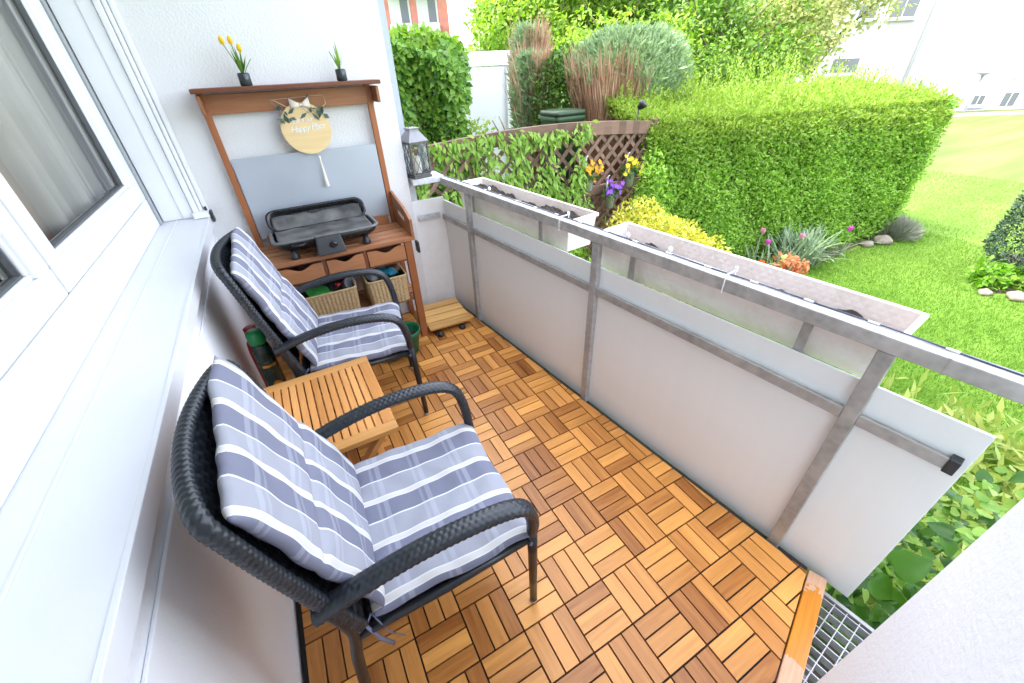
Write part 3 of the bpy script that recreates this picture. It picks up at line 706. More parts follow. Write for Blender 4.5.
for side in range(4):
    ca, sa = math.cos(side * PI / 2), math.sin(side * PI / 2)
    def pt(u, z): return (a * ca - u * sa, a * sa + u * ca, z)
    for k in range(-2, 3):
        for sg in (-1, 1):
            u0 = k * 0.037 - sg * 0.042; u1 = k * 0.037 + sg * 0.042; z0, z1 = 0.022, 0.190
            # clip to the face
            p = [(u0, z0), (u1, z1)]
            q = []
            for (u, z) in p:
                uu = max(-a, min(a, u)); zz = z0 + (uu - u0) / (u1 - u0) * (z1 - z0); q.append((uu, zz))
            if abs(q[1][1] - q[0][1]) > 0.02: mb.tube([pt(*q[0]), pt(*q[1])], 0.0019, 6)
mb.build('lattice', M['lantern_metal'], ln)
mb = MB()
for side in range(4):
    ca, sa = math.cos(side * PI / 2), math.sin(side * PI / 2); b2 = a - 0.006
    mb.quadset([(b2 * ca + 0.05 * sa, b2 * sa - 0.05 * ca, 0.024), (b2 * ca - 0.05 * sa, b2 * sa + 0.05 * ca, 0.024), (b2 * ca - 0.05 * sa, b2 * sa + 0.05 * ca, 0.188), (b2 * ca + 0.05 * sa, b2 * sa - 0.05 * ca, 0.188)], [(0, 1, 2, 3)])
gm, nt, out = newmat('lantern glass'); fr = N(nt, 'ShaderNodeFresnel'); fr.inputs[0].default_value = 1.45
tr = N(nt, 'ShaderNodeBsdfTransparent'); tr.inputs[0].default_value = (0.93, 0.94, 0.93, 1); gl = N(nt, 'ShaderNodeBsdfGlossy'); gl.inputs['Roughness'].default_value = 0.03
mx = N(nt, 'ShaderNodeMixShader'); nt.links.new(fr.outputs[0], mx.inputs[0]); nt.links.new(tr.outputs[0], mx.inputs[1]); nt.links.new(gl.outputs[0], mx.inputs[2]); nt.links.new(mx.outputs[0], out.inputs['Surface'])
mb.build('pane', gm, ln)
mb = MB(); prof = [(0.064, 0.198), (0.064, 0.202), (0.030, 0.252), (0.030, 0.264), (0.034, 0.265), (0.034, 0.270)]
vs = []; fs = []
for r, z in prof: vs += [(-r, -r, z), (r, -r, z), (r, r, z), (-r, r, z)]
for i in range(len(prof) - 1):
    for k in range(4): fs.append((i * 4 + k, i * 4 + (k + 1) % 4, i * 4 + 4 + (k + 1) % 4, i * 4 + 4 + k))
fs.append((3, 2, 1, 0)); fs.append(tuple(len(vs) - 4 + k for k in range(4)))
mb.quadset(vs, fs); mb.build('roof', M['lantern_roof'], ln, bevel=0.0015)
mb = MB(); mb.tube([(0.018 * math.cos(t), 0, 0.275 + 0.02 * math.sin(t)) for t in np.linspace(0, 2 * PI, 20)], 0.002, 6); mb.build('ring_handle', M['lantern_metal'], ln, True)
mb = MB(); mb.lathe([(0.026, 0), (0.027, 0.003), (0.027, 0.088), (0.024, 0.092), (0.010, 0.088)], 24, (0, 0, 0)); mb.tube([(0, 0, 0.086), (0.001, 0, 0.098)], 0.001, 6)
o = mb.build('candle', M['candle'], None, True); o.location = (1.122, 2.595, 0.9075); tag(o, 'white pillar candle inside the lantern', 'candle')

# ================================================================== POTTING BENCH
bn = thing('potting_bench', 'brown stained wooden potting bench with zinc back and high shelf', 'bench', (0, 0, 0))
for x in (0.185, 0.888):
    mb = MB(); mb.bar((x, 2.225, 0.0), (x, 2.225, 0.638), 0.042, 0.034, (0, 1, 0)); mb.build('leg', M['bench_z'], bn, bevel=0.002)
    x = 0.162 if x < 0.5 else 0.906
    mb = MB(); mb.bar((x, 2.545, 0.0), (x, 2.545, 1.379), 0.029, 0.026, (0, 1, 0)); mb.build('leg', M['bench_z'], bn, bevel=0.002)
mb = MB()
ys = np.linspace(2.196, 2.53, 6)
for k in range(5): mb.box(0.15, 0.93, ys[k] + 0.006, ys[k + 1] - 0.006, 0.640, 0.662)
mb.build('tabletop', M['bench_x'], bn, bevel=0.002)
mb = MB(); mb.box(0.21, 0.87, 2.515, 2.532, 0.664, 0.715); mb.build('back_rail', M['bench_x'], bn, bevel=0.002)
mb = MB(); mb.box(0.165, 0.908, 2.212, 2.222, 0.528, 0.540); mb.box(0.165, 0.908, 2.212, 2.23, 0.632, 0.6395); mb.box(0.428, 0.444, 2.212, 2.225, 0.540, 0.632); mb.box(0.638, 0.654, 2.212, 2.225, 0.540, 0.632)
mb.build('drawer_frame', M['bench_dark'], bn)
for x0, x1 in ((0.212, 0.425), (0.447, 0.635), (0.657, 0.862)):
    # drawer front with a dipped grip along its top edge
    n = 24; top = []
    for k in range(n + 1):
        u = k / n; x = x0 + (x1 - x0) * u; w = max(0.0, 1 - abs(u - 0.5) / 0.33)
        top.append((x, 0.626 - 0.024 * (w * w * (3 - 2 * w))))
    outl = [(x0, 0.541), (x1, 0.541)] + list(reversed(top))
    mb = MB(); mb.prism(outl, lambda p: (p[0], 2.205, p[1]), lambda p: (p[0], 2.2115, p[1])); dr = mb.build('drawer', M['bench_x'], bn)
    mb = MB(); mb.box(x0, x1, 2.2118, 2.46, 0.541, 0.548); mb.box(x0, x0 + 0.008, 2.2118, 2.46, 0.548, 0.60); mb.box(x1 - 0.008, x1, 2.2118, 2.46, 0.548, 0.60); mb.build('tray', M['bench_dark'], dr)
mb = MB()
for k in range(4): mb.box(0.165, 0.908, 2.245 + 0.074 * k, 2.308 + 0.074 * k, 0.258, 0.276)
mb.box(0.165, 0.908, 2.208, 2.226, 0.252, 0.285) if False else None
mb.build('lower_shelf', M['bench_x'], bn, bevel=0.002)
for x in (0.185, 0.888):
    mb = MB(); mb.box(x - 0.01, x + 0.01, 2.243, 2.53, 0.236, 0.2575); mb.build('shelf_bearer', M['bench_y'], bn)
# side panel with slot
outl = [(2.20, 0.663), (2.535, 0.663), (2.535, 0.845), (2.30, 0.800), (2.20, 0.760)]
mb = MB(); mb.prism(outl, lambda p: (0.912, p[0], p[1]), lambda p: (0.928, p[0], p[1])); sp = mb.build('side_panel', M['bench_y'], bn, bevel=0.002)
mb = MB(); mb.bar((0.9105, 2.30, 0.735), (0.9105, 2.40, 0.752), 0.002, 0.020); mb.build('hand_slot', M['cream'], sp)
mb = MB(); mb.box(0.182, 0.888, 2.536, 2.541, 0.70, 1.100); mb.build('zinc_sheet', M['steel'], bn)
mb = MB(); mb.box(0.165, 0.925, 2.534, 2.552, 1.292, 1.372); mb.build('apron', M['bench_x'], bn, bevel=0.002)
for a_ in (0.152, 0.926):
    mb = MB(); mb.box(a_, a_ + 0.014, 2.44, 2.556, 1.30, 1.372); mb.build('shelf_bracket', M['bench_y'], bn, bevel=0.002)
mb = MB(); mb.box(0.140, 0.952, 2.420, 2.572, 1.380, 1.398); mb.build('top_shelf', M['bench_dark'], bn, bevel=0.003)
mb = MB(); mb.box(0.938, 0.952, 2.215, 2.26, 0.555, 0.62); mb.build('hook_plate', M['black_plastic'], bn, bevel=0.003)

# ---- grill
g = thing('table_grill', 'open black table grill with ash grey lining on the bench', 'grill', (0.492, 2.325, 0.663), math.radians(2)); g.scale = (1, 1, 0.87)
mb = MB()
def rrect(hx, hy, r, n=6):
    pts = []
    for cx, cy, a0 in ((hx - r, hy - r, 0), (-hx + r, hy - r, PI / 2), (-hx + r, -hy + r, PI), (hx - r, -hy + r, 1.5 * PI)):
        for k in range(n + 1):
            t = a0 + PI / 2 * k / n; pts.append((cx + r * math.cos(t), cy + r * math.sin(t)))
    return pts
def shell(mb, rings, flip=False, captop=False, capbot=True):
    n = len(rings[0]); vs = [p for r in rings for p in r]; fs = []
    for i in range(len(rings) - 1):
        for k in range(n): fs.append((i * n + k, i * n + (k + 1) % n, (i + 1) * n + (k + 1) % n, (i + 1) * n + k))
    if capbot: fs.append(tuple(reversed(range(n))))
    if captop: fs.append(tuple((len(rings) - 1) * n + k for k in range(n)))
    mb.quadset(vs, fs)
def ringat(hx, hy, r, z, dy=0): return [(x, y + dy, z) for x, y in rrect(hx, hy, r)]
shell(mb, [ringat(0.215, 0.085, 0.04, 0.045), ringat(0.245, 0.112, 0.045, 0.075), ringat(0.252, 0.118, 0.045, 0.108), ringat(0.243, 0.108, 0.04, 0.108), ringat(0.235, 0.10, 0.04, 0.07)], captop=True)
mb.build('firebox', M['black_enamel'], g, True)
mb = MB(); shell(mb, [ringat(0.258, 0.124, 0.05, 0.102), ringat(0.263, 0.129, 0.05, 0.106), ringat(0.262, 0.128, 0.05, 0.114), ringat(0.246, 0.112, 0.045, 0.1135), ringat(0.246, 0.112, 0.045, 0.104)], capbot=False); mb.build('rim', M['grill_trim'], g, True)
mb = MB()
mb.grid(44, 16, lambda u, v: (-0.232 + 0.464 * u, -0.100 + 0.200 * v, 0.1045 + 0.012 * v + 0.0022 * math.sin(u * 26 + v * 3) * math.sin(v * 8 + u * 5)))
gp_ = mb.build('drip_sheet', M['grill_grey'], g, True); sm = gp_.modifiers.new('s', 'SOLIDIFY'); sm.thickness = 0.002
# opened lid: tilted shallow pan with grey inside
lid = MB(); th = math.radians(54)
hx, hy = 0.245, 0.056
def lidpt(x, y, d):   # y from hinge upward along the lid, d depth behind
    yy = y + hy
    return (x, 0.085 + yy * math.cos(th) + d * math.sin(th), 0.118 + yy * math.sin(th) - d * math.cos(th))
def lring(ax, ay, r, d): return [lidpt(x, y, d) for x, y in rrect(ax, ay, r)]
shell(lid, [lring(0.215, 0.042, 0.03, 0.040), lring(0.242, 0.058, 0.045, 0.025), lring(0.252, 0.066, 0.05, -0.004), lring(0.240, 0.056, 0.042, -0.004), lring(0.232, 0.050, 0.04, 0.022), lring(0.205, 0.038, 0.028, 0.034)], captop=True)
lo = lid.build('lid', M['black_enamel'], g, True)
lin = MB()
def lf(u, v):
    x = -0.228 + 0.456 * u; y = -0.060 + (0.088 + 0.006 * math.sin(u * 9) + 0.004 * math.sin(u * 23)) * v
    return lidpt(x, y, 0.004 + 0.014 * v + 0.003 * math.sin(u * 31 + v * 6) * v)
lin.grid(40, 10, lf); lo2 = lin.build('grey_lining', M['grill_grey'], lo, True); sm = lo2.modifiers.new('s', 'SOLIDIFY'); sm.thickness = 0.003
mb = MB(); outl = [(-0.082, 0.018), (0.060, 0.018), (0.050, 0.118), (-0.072, 0.118)]
mb.prism(outl, lambda p: (p[0], -0.185 + (p[1] - 0.03) * 0.25, p[1]), lambda p: (p[0] * 0.95, -0.118, p[1])); cb = mb.build('control_box', M['black_plastic'], g, bevel=0.008)
mb = MB(); mb.prism([(-0.068, -0.158), (0.046, -0.158), (0.044, -0.115), (-0.066, -0.115)], lambda p: (p[0], p[1], 0.1185), lambda p: (p[0], p[1], 0.121)); mb.build('cover_plate', M['grill_grey'], cb, bevel=0.001)
mb = MB(); 
for k in range(1): mb.lathe([(0.019, 0), (0.019, 0.006), (0.014, 0.014)], 20, (0, 0, 0))
mb.bar((-0.014, 0, 0.016), (0.014, 0, 0.016), 0.006, 0.008)
kn = mb.build('knob', M['black_enamel'], cb, bevel=0.001); kn.location = (0.005, -0.176, 0.072); kn.rotation_euler = (PI / 2 + 0.24, 0.5, 0)
for sx in (-1, 1):
    for sy in (-1, 1):
        mb = MB(); mb.lathe([(0.022, 0), (0.022, 0.008), (0.013, 0.05)], 16, (sx * 0.18, sy * 0.075 - 0.01, 0.0)); mb.build('foot', M['black_plastic'], g, True)
mb = MB(); mb.tube([(-0.19, -0.118, 0.09), (-0.17, -0.135, 0.088), (-0.13, -0.14, 0.088), (-0.11, -0.120, 0.09)], 0.005, 8); mb.build('side_clip', M['black_plastic'], g, True)

# ---- baskets
def basket(x0, x1, y0, y1, z0, h, lab):
    cx, cy = (x0 + x1) / 2, (y0 + y1) / 2; hx, hy = (x1 - x0) / 2, (y1 - y0) / 2
    t = thing('wicker_basket', lab, 'basket', (cx, cy, z0), 0, 'wicker baskets on the bench shelf')
    outer = rrect(hx, hy, 0.02, 5)
    # resample the outline finely for vertical ribs
    per = []; P = outer + [outer[0]]
    for k in range(len(P) - 1):
        a = Vector(P[k]); b = Vector(P[k + 1]); m = max(1, int((b - a).length / 0.0035))
        for i in range(m): per.append(a.lerp(b, i / m))
    acc = 0; ub = []
    for i, p in enumerate(per):
        if i: acc += (p - per[i - 1]).length
        ub.append(acc)
    rings = []
    for j in range(17):
        z = h * j / 16; ring = []
        for i, p in enumerate(per):
            d = 0.0045 * abs(math.sin(PI * ub[i] / 0.021)) + 0.0012 * math.sin(j * 2.6 + (int(ub[i] / 0.021) % 2) * PI)
            nrm = Vector((p.x / hx ** 1.0, p.y / hy ** 1.0)).normalized() if False else Vector((max(-1, min(1, (p.x) / hx)) ** 9, max(-1, min(1, p.y / hy)) ** 9))
            if nrm.length < 1e-6: nrm = Vector((0, 1))
            nrm.normalize(); k = 0.94 + 0.06 * j / 16
            ring.append((p.x * k + nrm.x * d, p.y * k + nrm.y * d, z))
        rings.append(ring)
    mb = MB(); shell(mb, rings); mb.build('woven_body', M['basket'], t, True)
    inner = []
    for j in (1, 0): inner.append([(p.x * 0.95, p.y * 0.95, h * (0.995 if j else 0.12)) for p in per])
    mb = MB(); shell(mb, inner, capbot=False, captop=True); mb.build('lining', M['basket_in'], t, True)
    mb = MB(); loop = [(p.x, p.y, h) for p in per[::3]]; loop.append(loop[0])
    mb.tube(loop, 0.0065, 7, caps=False); mb.build('rim', M['basket'], t, True)
    return t
basket(0.262, 0.556, 2.215, 2.475, 0.278, 0.165, 'wide wicker basket with green packet on the bench shelf')
basket(0.618, 0.846, 2.215, 2.475, 0.278, 0.165, 'smaller wicker basket holding turquoise things beside the bench leg')
def packet(name, mat, loc, size, rot, lab, cat):
    mb = MB(); hx, hy, hz = size
    mb.grid(8, 8, lambda u, v: ((u - 0.5) * hx, (v - 0.5) * hy, 0.5 * hz * (1 - abs(2 * u - 1) ** 2.5) * (1 - abs(2 * v - 1) ** 2.5) + 0.004 * math.sin(u * 11 + v * 7)))
    mb.grid(8, 8, lambda u, v: ((0.5 - u) * hx, (v - 0.5) * hy, -0.5 * hz * (1 - abs(2 * u - 1) ** 2.5) * (1 - abs(2 * v - 1) ** 2.5) + 0.004 * math.sin((1 - u) * 11 + v * 7)))
    o = mb.build(name, mat, None, True); o.location = loc; o.rotation_euler = rot; tag(o, lab, cat); return o
packet('seed_packet', M['green_packet'], (0.37, 2.31, 0.425), (0.13, 0.09, 0.03), (0.35, 0.15, 0.2), 'crumpled green packet lying in the wide basket', 'packet')
packet('dark_pouch', M['black_plastic'], (0.45, 2.38, 0.43), (0.14, 0.12, 0.06), (0.2, -0.1, 0.4), 'black pouch lying at the back of the wide basket', 'pouch')
packet('dark_cloth', M['bottle_dark'], (0.32, 2.38, 0.42), (0.11, 0.10, 0.06), (0.2, 0.1, -0.3), 'dark cloth bundle beside the pouch in the wide basket', 'cloth')
mb = MB(); mb.lathe([(0.030, 0), (0.036, 0.05), (0.036, 0.055), (0.031, 0.055), (0.025, 0.01)], 18, (0, 0, 0)); o = mb.build('grey_cup', M['grey_plastic'], None, True); o.location = (0.515, 2.33, 0.42); o.rotation_euler = (1.1, 0.2, 0.4)
tag(o, 'grey cup lying on its side in the wide basket', 'cup')
packet('red_tag', M['red_plastic'], (0.475, 2.30, 0.447), (0.03, 0.02, 0.01), (0.5, 0, 0.6), 'small red and white tag in the wide basket', 'tag')
packet('white_label', M['white_plastic'], (0.278, 2.206, 0.39), (0.045, 0.04, 0.004), (PI / 2, 0, 0.1), 'white paper label hanging at the wide basket corner', 'label')
packet('turquoise_glove', M['blue_plastic'], (0.775, 2.31, 0.445), (0.09, 0.07, 0.05), (0.3, 0.2, 0.7), 'turquoise rubber glove sticking out of the smaller basket', 'glove')
packet('blue_bag', M['blue_plastic'], (0.73, 2.36, 0.44), (0.07, 0.06, 0.06), (0.1, -0.5, 0.1), 'turquoise crumpled bag behind the glove in the smaller basket', 'bag')
packet('brown_bulb', M['brown_wood'], (0.82, 2.35, 0.445), (0.05, 0.07, 0.05), (0.2, 0.4, 0.1), 'brown bulb at the edge of the smaller basket', 'bulb')
packet('silver_can', M['grey_plastic'], (0.665, 2.32, 0.43), (0.05, 0.07, 0.05), (0.2, 0, 0.5), 'silver grey tin inside the smaller basket', 'tin')
packet('black_tray', M['black_plastic'], (0.66, 2.40, 0.42), (0.08, 0.1, 0.05), (0.2, 0, 0.2), 'black tray at the back of the smaller basket', 'tray')
# ---- vases on the top shelf
def vase(x, y, lab, flowers):
    t = thing('flower_vase', lab, 'vase', (x, y, 1.3985), 0, 'small vases on the top shelf')
    mb = MB(); mb.lathe([(0.022, 0), (0.025, 0.004), (0.025, 0.045), (0.021, 0.05), (0.019, 0.046), (0.019, 0.01)], 22); mb.build('pot', flat('dark glass', (0.03, 0.04, 0.045), 0.12, 0, 0.2), t, True)
    st = MB(); P = []; D = []
    for (dx, dy, h, col) in flowers:
        p = [(0, 0, 0.03), (dx * 0.4, dy * 0.4, 0.03 + h * 0.5), (dx, dy, 0.03 + h)]
        st.tube(p, 0.0016, 6)
        if col:
            mb = MB(); mb.lathe([(0.003, 0), (0.009, 0.006), (0.0095, 0.018), (0.006, 0.028), (0.002, 0.031)], 10); f = mb.build('flower', L[col], t, True); f.location = p[2]
            f.rotation_euler = (-dy * 3, dx * 4, 0)
    st.build('stem', L['stemgreen'], t, True)
    n = 9; P = np.zeros((n, 3)); P[:, 2] = 0.04; D = np.stack([rng.normal(0, 0.35, n), rng.normal(0, 0.25, n), np.ones(n)], 1)
    leaves('leaf', P, D, rand_dirs(n), 0.10, 0.014, L['bush'] if len(flowers) > 2 else L['big_light'], t, 0.1)
    return t
vase(0.362, 2.49, 'dark glass pot with three yellow buds on the top shelf', [(-0.036, 0, 0.122, 'yellow_p'), (-0.006, 0.0, 0.122, 'yellow_p'), (0.018, 0.01, 0.095, 'yellow_p'), (0.05, 0.01, 0.07, None)])
vase(0.783, 2.49, 'dark glass pot with one green sprout on the top shelf', [(-0.005, 0, 0.11, None), (-0.03, 0.01, 0.09, None)])

# ---- round sign
sg = thing('round_sign', 'round pale wood sign with white script, bow and tassel on the bench', 'sign', (0.560, 2.515, 1.205), 0)
mb = MB(); n = 48; R0 = 0.116
mb.prism([(R0 * math.cos(2 * PI * k / n), R0 * math.sin(2 * PI * k / n)) for k in range(n)], lambda p: (p[0], -0.004, p[1]), lambda p: (p[0], 0.004, p[1])); mb.build('disc', M['sign_wood'], sg, bevel=0.001)
mb = MB(); mb.tube([(-0.055, 0, 0.095), (-0.105, -0.006, 0.128), (-0.055, -0.09 + 0.0, 0.172) if False else (-0.125, -0.002, 0.130)], 0.0012, 6)
mb.tube([(-0.085, 0, 0.072), (-0.128, 0.006, 0.132), (0.118, 0.006, 0.140), (0.122, 0.004, 0.105), (0.085, 0, 0.075)], 0.0014, 6); mb.build('string', M['cream'], sg, True)
mb = MB()
for sx in (-1, 1):
    mb.grid(8, 5, lambda u, v: (sx * 0.045 * u, -0.010 - 0.012 * math.sin(PI * u), 0.105 + (0.004 + 0.018 * u) * (v - 0.5) * 2 + 0.01 * u))
    mb.grid(8, 3, lambda u, v: (sx * (0.005 + 0.03 * u), -0.008, 0.10 - 0.03 * u * (0.6 + 0.4 * sx) + 0.009 * (v - 0.5)))
mb.lathe([(0.004, -0.006), (0.008, 0), (0.004, 0.006)], 10, (0, -0.012, 0.106)); b = mb.build('bow', M['cream'], sg, True); sm = b.modifiers.new('s', 'SOLIDIFY'); sm.thickness = 0.0015
cl = [(-0.075, 0.083), (-0.062, 0.070), (-0.055, 0.055), (-0.09, 0.04), (-0.072, 0.03), (0.032, 0.098), (0.04, 0.085), (0.022, 0.07), (0.045, 0.068), (0.075, 0.075), (0.088, 0.07), (0.095, 0.06), (-0.085, 0.09), (0.03, 0.11), (0.08, 0.062)]
P = np.array([[x, -0.007, z] for x, z in cl for _ in range(2)]); D = rand_dirs(len(P)); D[:, 1] *= 0.3; Nn = np.tile([[0, -1, 0.2]], (len(P), 1)) + 0.5 * rand_dirs(len(P))
for sel in (P[:, 0] < 0, P[:, 0] >= 0): leaves('leaf_sprig', P[sel], D[sel], Nn[sel], 0.036, 0.018, L['euca'], sg, 0.15)
mb = MB(); mb.tube([(0.02, -0.002, -0.108), (0.022, -0.004, -0.135)], 0.001, 6); mb.lathe([(0.002, 0.008), (0.006, 0.004), (0.0035, -0.006), (0.005, -0.05), (0.011, -0.140), (0.009, -0.144)], 14, (0.023, -0.004, -0.138)); mb.build('tassel', M['cream'], sg, True)
for (txt, z, sz, x) in (('this is our', 0.030, 0.030, -0.008), ('Happy Place', -0.008, 0.040, 0.008)):
    cv = bpy.data.curves.new('lettering', 'FONT'); cv.body = txt; cv.size = sz; cv.shear = 0.35; cv.align_x = 'CENTER'; cv.extrude = 0.0006; cv.space_character = 0.86
    tmp = bpy.data.objects.new('tmp', cv); C.objects.link(tmp); dgp = bpy.context.evaluated_depsgraph_get()
    me = bpy.data.meshes.new_from_object(tmp.evaluated_get(dgp)); me.materials.clear(); bpy.data.objects.remove(tmp)
    o = link_mesh('lettering', me, M['white_plastic'], sg); o.location = (x, -0.0055, z); o.rotation_euler = (PI / 2, -0.06, 0)

# ================================================================== CHAIRS
def spline(pts, n):
    """Catmull-Rom resample"""
    P = [Vector(p) for p in pts]; P = [P[0] * 2 - P[1]] + P + [P[-1] * 2 - P[-2]]; out = []
    m = len(P) - 3
    for i in range(m):
        for k in range(n):
            t = k / n; a, b, c, d = P[i:i + 4]
            out.append(0.5 * ((2 * b) + (c - a) * t + (2 * a - 5 * b + 4 * c - d) * t * t + (3 * b - a - 3 * c + d) * t ** 3))
    out.append(P[-2]); return out
def resample(pts, step):
    out = [pts[0]]; acc = 0
    for i in range(1, len(pts)):
        d = (pts[i] - pts[i - 1]).length
        while acc + d >= step:
            t = (step - acc) / d; p = pts[i - 1].lerp(pts[i], t); out.append(p); acc -= step
            if acc + d < step: break
        acc += d
    out.append(pts[-1]); return out
def weave(u, a):
    k = int(a * 12 / (2 * PI)); fr = (a * 12 / (2 * PI)) % 1
    return 0.0024 * abs(math.sin(PI * (u / 0.0145 + 0.5 * (k % 2) + 0.22 * fr))) * math.sin(PI * min(1, max(0, fr))) ** 0.5 - 0.001

chair = thing('wicker_armchair', 'dark wicker armchair beside the bare wall, close to the camera', 'armchair', (0.425, 0.735, 0), math.radians(-2.0), 'dark wicker armchairs')
chair['label'] = 'larger looking dark wicker armchair between the side table and the stucco wall corner'
for sy in (-1, 1):
    arm = spline([(0.243, sy * 0.218, 0.42), (0.238, sy * 0.230, 0.50), (0.218, sy * 0.238, 0.572), (0.170, sy * 0.242, 0.607), (0.08, sy * 0.243, 0.620), (-0.03, sy * 0.242, 0.617), (-0.14, sy * 0.240, 0.597), (-0.225, sy * 0.238, 0.572), (-0.252, sy * 0.237, 0.562)], 14)
    arm = resample(arm, 0.0032); m = len(arm)
    rr = []
    for i in range(m):
        k = min(1, i / (m * 0.16)); rr.append((0.0135 + 0.0100 * k, 0.0135 + 0.0015 * k))
    mb = MB(); mb.tube(arm, rr, 40, side=(0, 1, 0), disp=weave); mb.build('armrest', M['wicker'], chair, True)
    mb = MB(); mb.tube([(0.252, sy * 0.205, 0.004), (0.250, sy * 0.208, 0.15), (0.247, sy * 0.213, 0.32), (0.243, sy * 0.218, 0.425)], [0.0115, 0.0125, 0.0135, 0.0145], 16); lg = mb.build('leg', M['wicker_frame'], chair, True)
    mb = MB(); mb.lathe([(0.0115, 0), (0.0125, 0.003), (0.0125, 0.014)], 14, (0.252, sy * 0.205, 0)); mb.build('foot_cap', M['foot'], lg, True)
    mb = MB(); mb.tube(spline([(-0.262, sy * 0.225, 0.004), (-0.252, sy * 0.230, 0.14), (-0.234, sy * 0.232, 0.30), (-0.214, sy * 0.234, 0.42), (-0.222, sy * 0.235, 0.50), (-0.236, sy * 0.236, 0.56)], 6), 0.0135, 14); lg = mb.build('leg', M['wicker_frame'], chair, True)
    mb = MB(); mb.lathe([(0.0125, 0), (0.0135, 0.003), (0.0135, 0.014)], 14, (-0.262, sy * 0.225, 0)); mb.build('foot_cap', M['foot'], lg, True)
# back frame: uprights and a bowed top rail
bfp = spline([(-0.195, -0.232, 0.43), (-0.225, -0.235, 0.55), (-0.266, -0.234, 0.72), (-0.296, -0.230, 0.85), (-0.314, -0.212, 0.897), (-0.340, -0.12, 0.906), (-0.352, 0, 0.908), (-0.340, 0.12, 0.906), (-0.314, 0.212, 0.897), (-0.296, 0.230, 0.85), (-0.266, 0.234, 0.72), (-0.225, 0.235, 0.55), (-0.195, 0.232, 0.43)], 12)
bfp = resample(bfp, 0.0030); mb = MB(); mb.tube(bfp, (0.0150, 0.0125), 30, disp=lambda u, a: 0.0032 * abs(math.sin(PI * (u / 0.0135 + 0.5 * (int(a * 8 / (2 * PI)) % 2)))) - 0.001); mb.build('back_frame', M['wicker'], chair, True)
mb = MB()
def bk(off):
    def f(u, v):
        z = 0.44 + 0.456 * u; y = -0.222 + 0.444 * v
        x = -0.197 - 0.112 * (u ** 1.15) - 0.040 * (1 - (2 * v - 1) ** 2) * (0.35 + 0.65 * u) - off
        cu_, cv_ = u * 34, v * 30
        return (x - 0.003 * math.sin(PI * cu_) * (1 if int(cv_) % 2 else -1), y, z)
    return f
mb.grid(136, 90, bk(0.004)); mb.build('backrest', M['wicker'], chair, True)
chair_back = [o for o in chair.children if o.name.startswith('backrest')][0] if len(chair.children) else None
mb = MB()
for sy in (-1, 1): mb.tube([(0.236, sy * 0.214, 0.395), (0.0, sy * 0.226, 0.392), (-0.215, sy * 0.232, 0.40)], 0.0125, 12)
mb.tube([(0.236, -0.214, 0.397), (0.240, 0, 0.392), (0.236, 0.214, 0.397)], 0.0125, 12); mb.tube([(-0.20, -0.232, 0.40), (-0.20, 0.232, 0.40)], 0.0125, 12); mb.build('seat_frame', M['wicker_frame'], chair, True)
mb = MB()
def st(u, v):
    x = -0.20 + 0.43 * u; y = -0.222 + 0.444 * v
    return (x, y, 0.396 - 0.014 * math.sin(PI * v) * math.sin(PI * u) + 0.0025 * math.sin(PI * u * 28) * (1 if int(v * 28) % 2 else -1))
mb.grid(112, 84, st); mb.build('seat', M['wicker'], chair, True)

